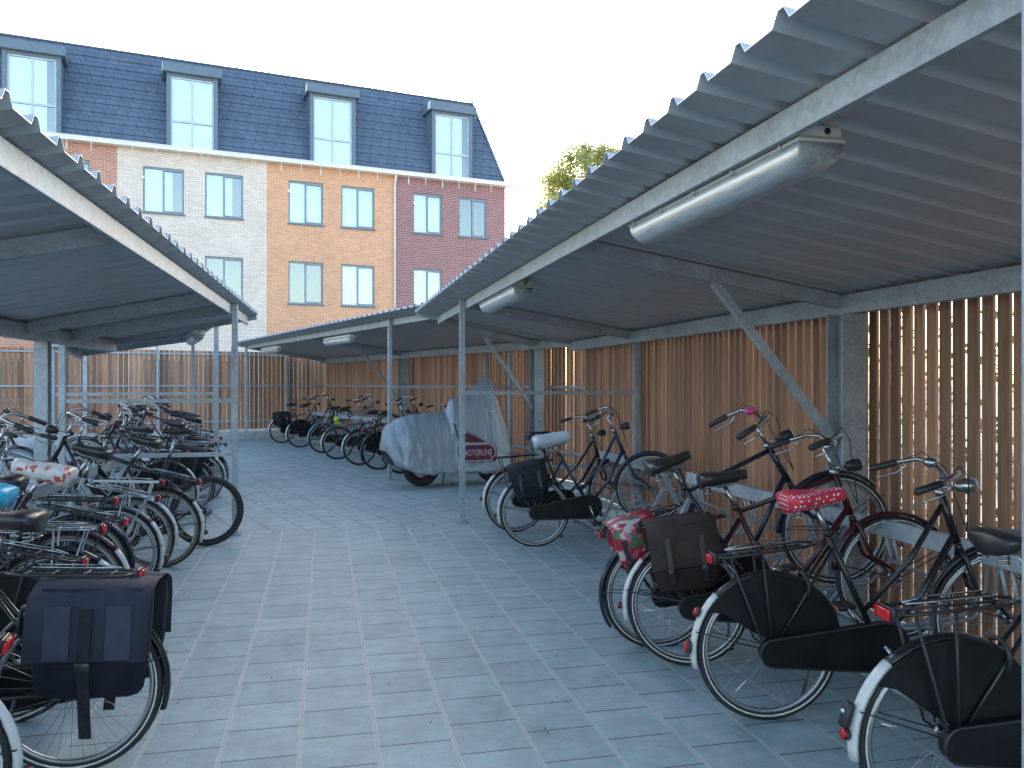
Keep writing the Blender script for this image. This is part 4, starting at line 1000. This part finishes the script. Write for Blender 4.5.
    if dorm:
        a, b = dorm; mb = MB(); zb, zt = ze+.135, 11.86; y0 = -.14
        mb.box((a, y0, zb), (a+.13, 1.0, zt), 'frame_grey'); mb.box((b-.13, y0, zb), (b, 1.0, zt), 'frame_grey'); mb.box((a+.13, y0+.01, zt-.1), (b-.13, 1.0, zt), 'frame_grey')
        d = link('dormer', mb.mesh('dormer'), t)
        mb = MB(); mb.box((a-.12, -.28, zt+.002), (b+.12, 1.1, zt+.3), 'frame_grey'); link('dormer_roof', mb.mesh('dormer_roof'), d)
        mb = MB(); mb.prism([(a-.135, zt+.01), (a-.122, zt+.01), (a-.122, zt+.29), (a-.135, zt+.29)], -.275, .0, 'white_trim'); link('end_trim', mb.mesh('end_trim'), d)
        mb = MB(); w0, w1 = a+.13, b-.13; f = .05; y = y0+.05
        m = 'frame_light'
        mb.box((w0, y, zb), (w0+f, y+.06, zt-.1), m); mb.box((w1-f, y, zb), (w1, y+.06, zt-.1), m); mb.box((w0+f, y, zb), (w1-f, y+.06, zb+f), m); mb.box((w0+f, y, zt-.15), (w1-f, y+.06, zt-.1), m)
        mid = (w0+w1)/2; mb.box((mid-.028, y-.003, zb+f), (mid+.028, y+.06, zt-.15), m); mb.box((w0+f, y-.006, zb+.85), (w1-f, y+.057, zb+.91), m)
        link('window_frame', mb.mesh('window_frame'), d)
        mb = MB(); mb.add([(w0, y+.04, zb), (w1, y+.04, zb), (w1, y+.04, zt-.1), (w0, y+.04, zt-.1)], [(0,1,2,3)], 'window_glass'); link('pane', mb.mesh('pane'), d)
        mb = MB(); n = 26; vs = []
        for i in range(n+1):
            x = w0+(w1-w0)*(.8 if seed % 2 else 1)*i/n; vs += [(x, y+.056+.006*math.sin(i*1.9), zb), (x, y+.056+.006*math.sin(i*1.9+.4), zt-.1)]
        mb.add(vs, [(2*i, 2*i+2, 2*i+3, 2*i+1) for i in range(n)], 'curtain', True)
        mb.add([(w0, y+.5, zb), (w1, y+.5, zb), (w1, y+.5, zt-.1), (w0, y+.5, zt-.1)], [(0,1,2,3)], 'room_dark'); link('curtain', mb.mesh('curtain'), d)
    return t
def W(a, b): return [(a, b, 7.21, 8.72), (a, b, 4.38, 5.88), (a, b, 1.0, 2.35)]
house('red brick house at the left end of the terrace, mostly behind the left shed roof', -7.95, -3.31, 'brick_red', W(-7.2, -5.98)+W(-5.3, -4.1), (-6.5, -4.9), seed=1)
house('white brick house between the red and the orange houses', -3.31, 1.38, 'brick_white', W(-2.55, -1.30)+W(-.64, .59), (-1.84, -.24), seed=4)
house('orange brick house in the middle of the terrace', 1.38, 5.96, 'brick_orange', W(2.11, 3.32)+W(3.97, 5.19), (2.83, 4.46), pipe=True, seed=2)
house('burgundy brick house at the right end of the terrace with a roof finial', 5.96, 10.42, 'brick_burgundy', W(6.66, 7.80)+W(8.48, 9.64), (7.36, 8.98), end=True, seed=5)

# ---------------------------------------------------------------- tree and hedge
def leaf_cloud(mb, n, fn, size, mat):
    vs = []; fs = []
    for i in range(n):
        c = fn(); a = Vector((random.gauss(0,1), random.gauss(0,1), random.gauss(0,1))).normalized(); b = a.orthogonal().normalized(); s = size*random.uniform(.6, 1.3)
        c = Vector(c); o = len(vs); vs += [c-a*s, c+b*s*.45, c+a*s, c-b*s*.45]; fs.append((o, o+1, o+2, o+3))
    mb.add(vs, fs, mat)
def tree(label, loc, h, cr, lm, nl, nleaf):
    t = thing('broadleaf_tree', label, 'tree', loc)
    mb = MB(); mb.tube([(0,0,0), (.1,.05,h*.3), (.0,.1,h*.55), (.15,0,h*.9)], [.28,.22,.15,.04], 'bark', 10)
    cl = []
    for i in range(nl):
        a = random.random()*6.28; q = random.uniform(.25, 1)**.5; z = random.uniform(-.8, 1); rad = cr*q*math.sqrt(max(.05, 1-z*z*.9))
        c = Vector((rad*math.cos(a), rad*math.sin(a), h-cr*1.1+z*cr*1.1)); cl.append((c, random.uniform(.35, .8)))
        mb.tube([(0,0,h*random.uniform(.35,.6)), c*.6+Vector((0,0,h*.22)), c], [.07,.04,.012], 'bark', 5)
    link('trunk', mb.mesh('trunk'), t)
    mb = MB()
    def pick():
        c, r = random.choice(cl); v = Vector((random.gauss(0,.62), random.gauss(0,.62), random.gauss(0,.5))); return c+v*r
    leaf_cloud(mb, nleaf, pick, .11, lm); link('crown', mb.mesh('crown'), t)
tree('pale yellow green tree top showing above the right roof edge', (14.9, 44.5, 0), 15.0, 3.0, 'leaf_yellow_green', 150, 34000)
t = thing('hedge', 'loose green hedge seen in glints through the right fence slats', 'hedge', (5.6, 4.5, 0))
mb = MB(); leaf_cloud(mb, 5000, lambda: (random.uniform(-.5,.5), random.uniform(-7,6), .1+random.random()**1.4*2.2), .07, 'leaf_green'); link('foliage', mb.mesh('foliage'), t)

# ---------------------------------------------------------------- ground
def flat(name, pts, z, mat):
    mb = MB(); mb.add([(x, y, z) for x, y in pts], [tuple(range(len(pts)))], mat); o = link(name, mb.mesh(name)); o['kind'] = 'structure'; return o
flat('ground', [(-600,-600), (600,-600), (600,600), (-600,600)], -.008, 'sand_ground')
flat('paving', [(-9,-6), (3.9,-6), (3.9,8.85), (-9,8.85)], 0, 'slabs_near')
flat('paving', [(-12,8.85), (5,8.85), (5,27), (-12,27)], 0, 'slabs_far')

mb = MB()
for i in range(34):
    x, y = random.uniform(-1.4, 2.2), random.uniform(1.5, 14); a = random.random()*6; q = random.uniform(.005, .013)
    mb.add([(x+q*math.cos(a), y+q*math.sin(a), .006), (x-q*.5*math.sin(a), y+q*.5*math.cos(a), .008), (x-q*math.cos(a), y-q*math.sin(a), .005), (x+q*.5*math.sin(a), y-q*.5*math.cos(a), .011)], [(0,1,2,3)], random.choice(('brown_leather', 'bark', 'black_plastic')))
o = link('leaf_litter', mb.mesh('leaf_litter')); o['kind'] = 'stuff'; tag(o, 'tiny dry leaf scraps scattered over the grey paving', 'leaf litter')
# ---------------------------------------------------------------- light, camera
w = bpy.data.worlds.new('World'); sc.world = w; w.use_nodes = True; nt = w.node_tree
bg = nt.nodes['Background']; sky = nt.nodes.new('ShaderNodeTexSky'); sky.sky_type = 'NISHITA'; sky.sun_disc = False
AZ, EL = 85, 19      # direction to the sun: AZ from +X towards +Y
sky.sun_elevation = R(EL); sky.sun_rotation = R(90-AZ); sky.dust_density = 2.0; sky.air_density = 1.0; sky.ozone_density = 1.0
nt.links.new(sky.outputs[0], bg.inputs[0]); bg.inputs[1].default_value = .15
sd = Vector((math.cos(R(AZ))*math.cos(R(EL)), math.sin(R(AZ))*math.cos(R(EL)), math.sin(R(EL))))
sl = bpy.data.lights.new('sun', 'SUN'); sl.energy = 3.0; sl.angle = R(.53); sl.color = (1, .93, .82)
so = bpy.data.objects.new('sun', sl); COL.objects.link(so); so.rotation_euler = (-sd).to_track_quat('-Z', 'Y').to_euler(); so.location = sd*50
cam = bpy.data.cameras.new('camera'); cam.lens = 815/1024*36; cam.sensor_width = 36; cam.clip_end = 2000; cam.clip_start = .05
co = bpy.data.objects.new('camera', cam); COL.objects.link(co); co.location = (0, 0, 1.55); co.rotation_euler = (R(90), 0, R(-12.92)); sc.camera = co
sc.view_settings.view_transform = 'Standard'; sc.view_settings.look = 'None'; sc.view_settings.gamma = 1; sc.view_settings.exposure = 2.42
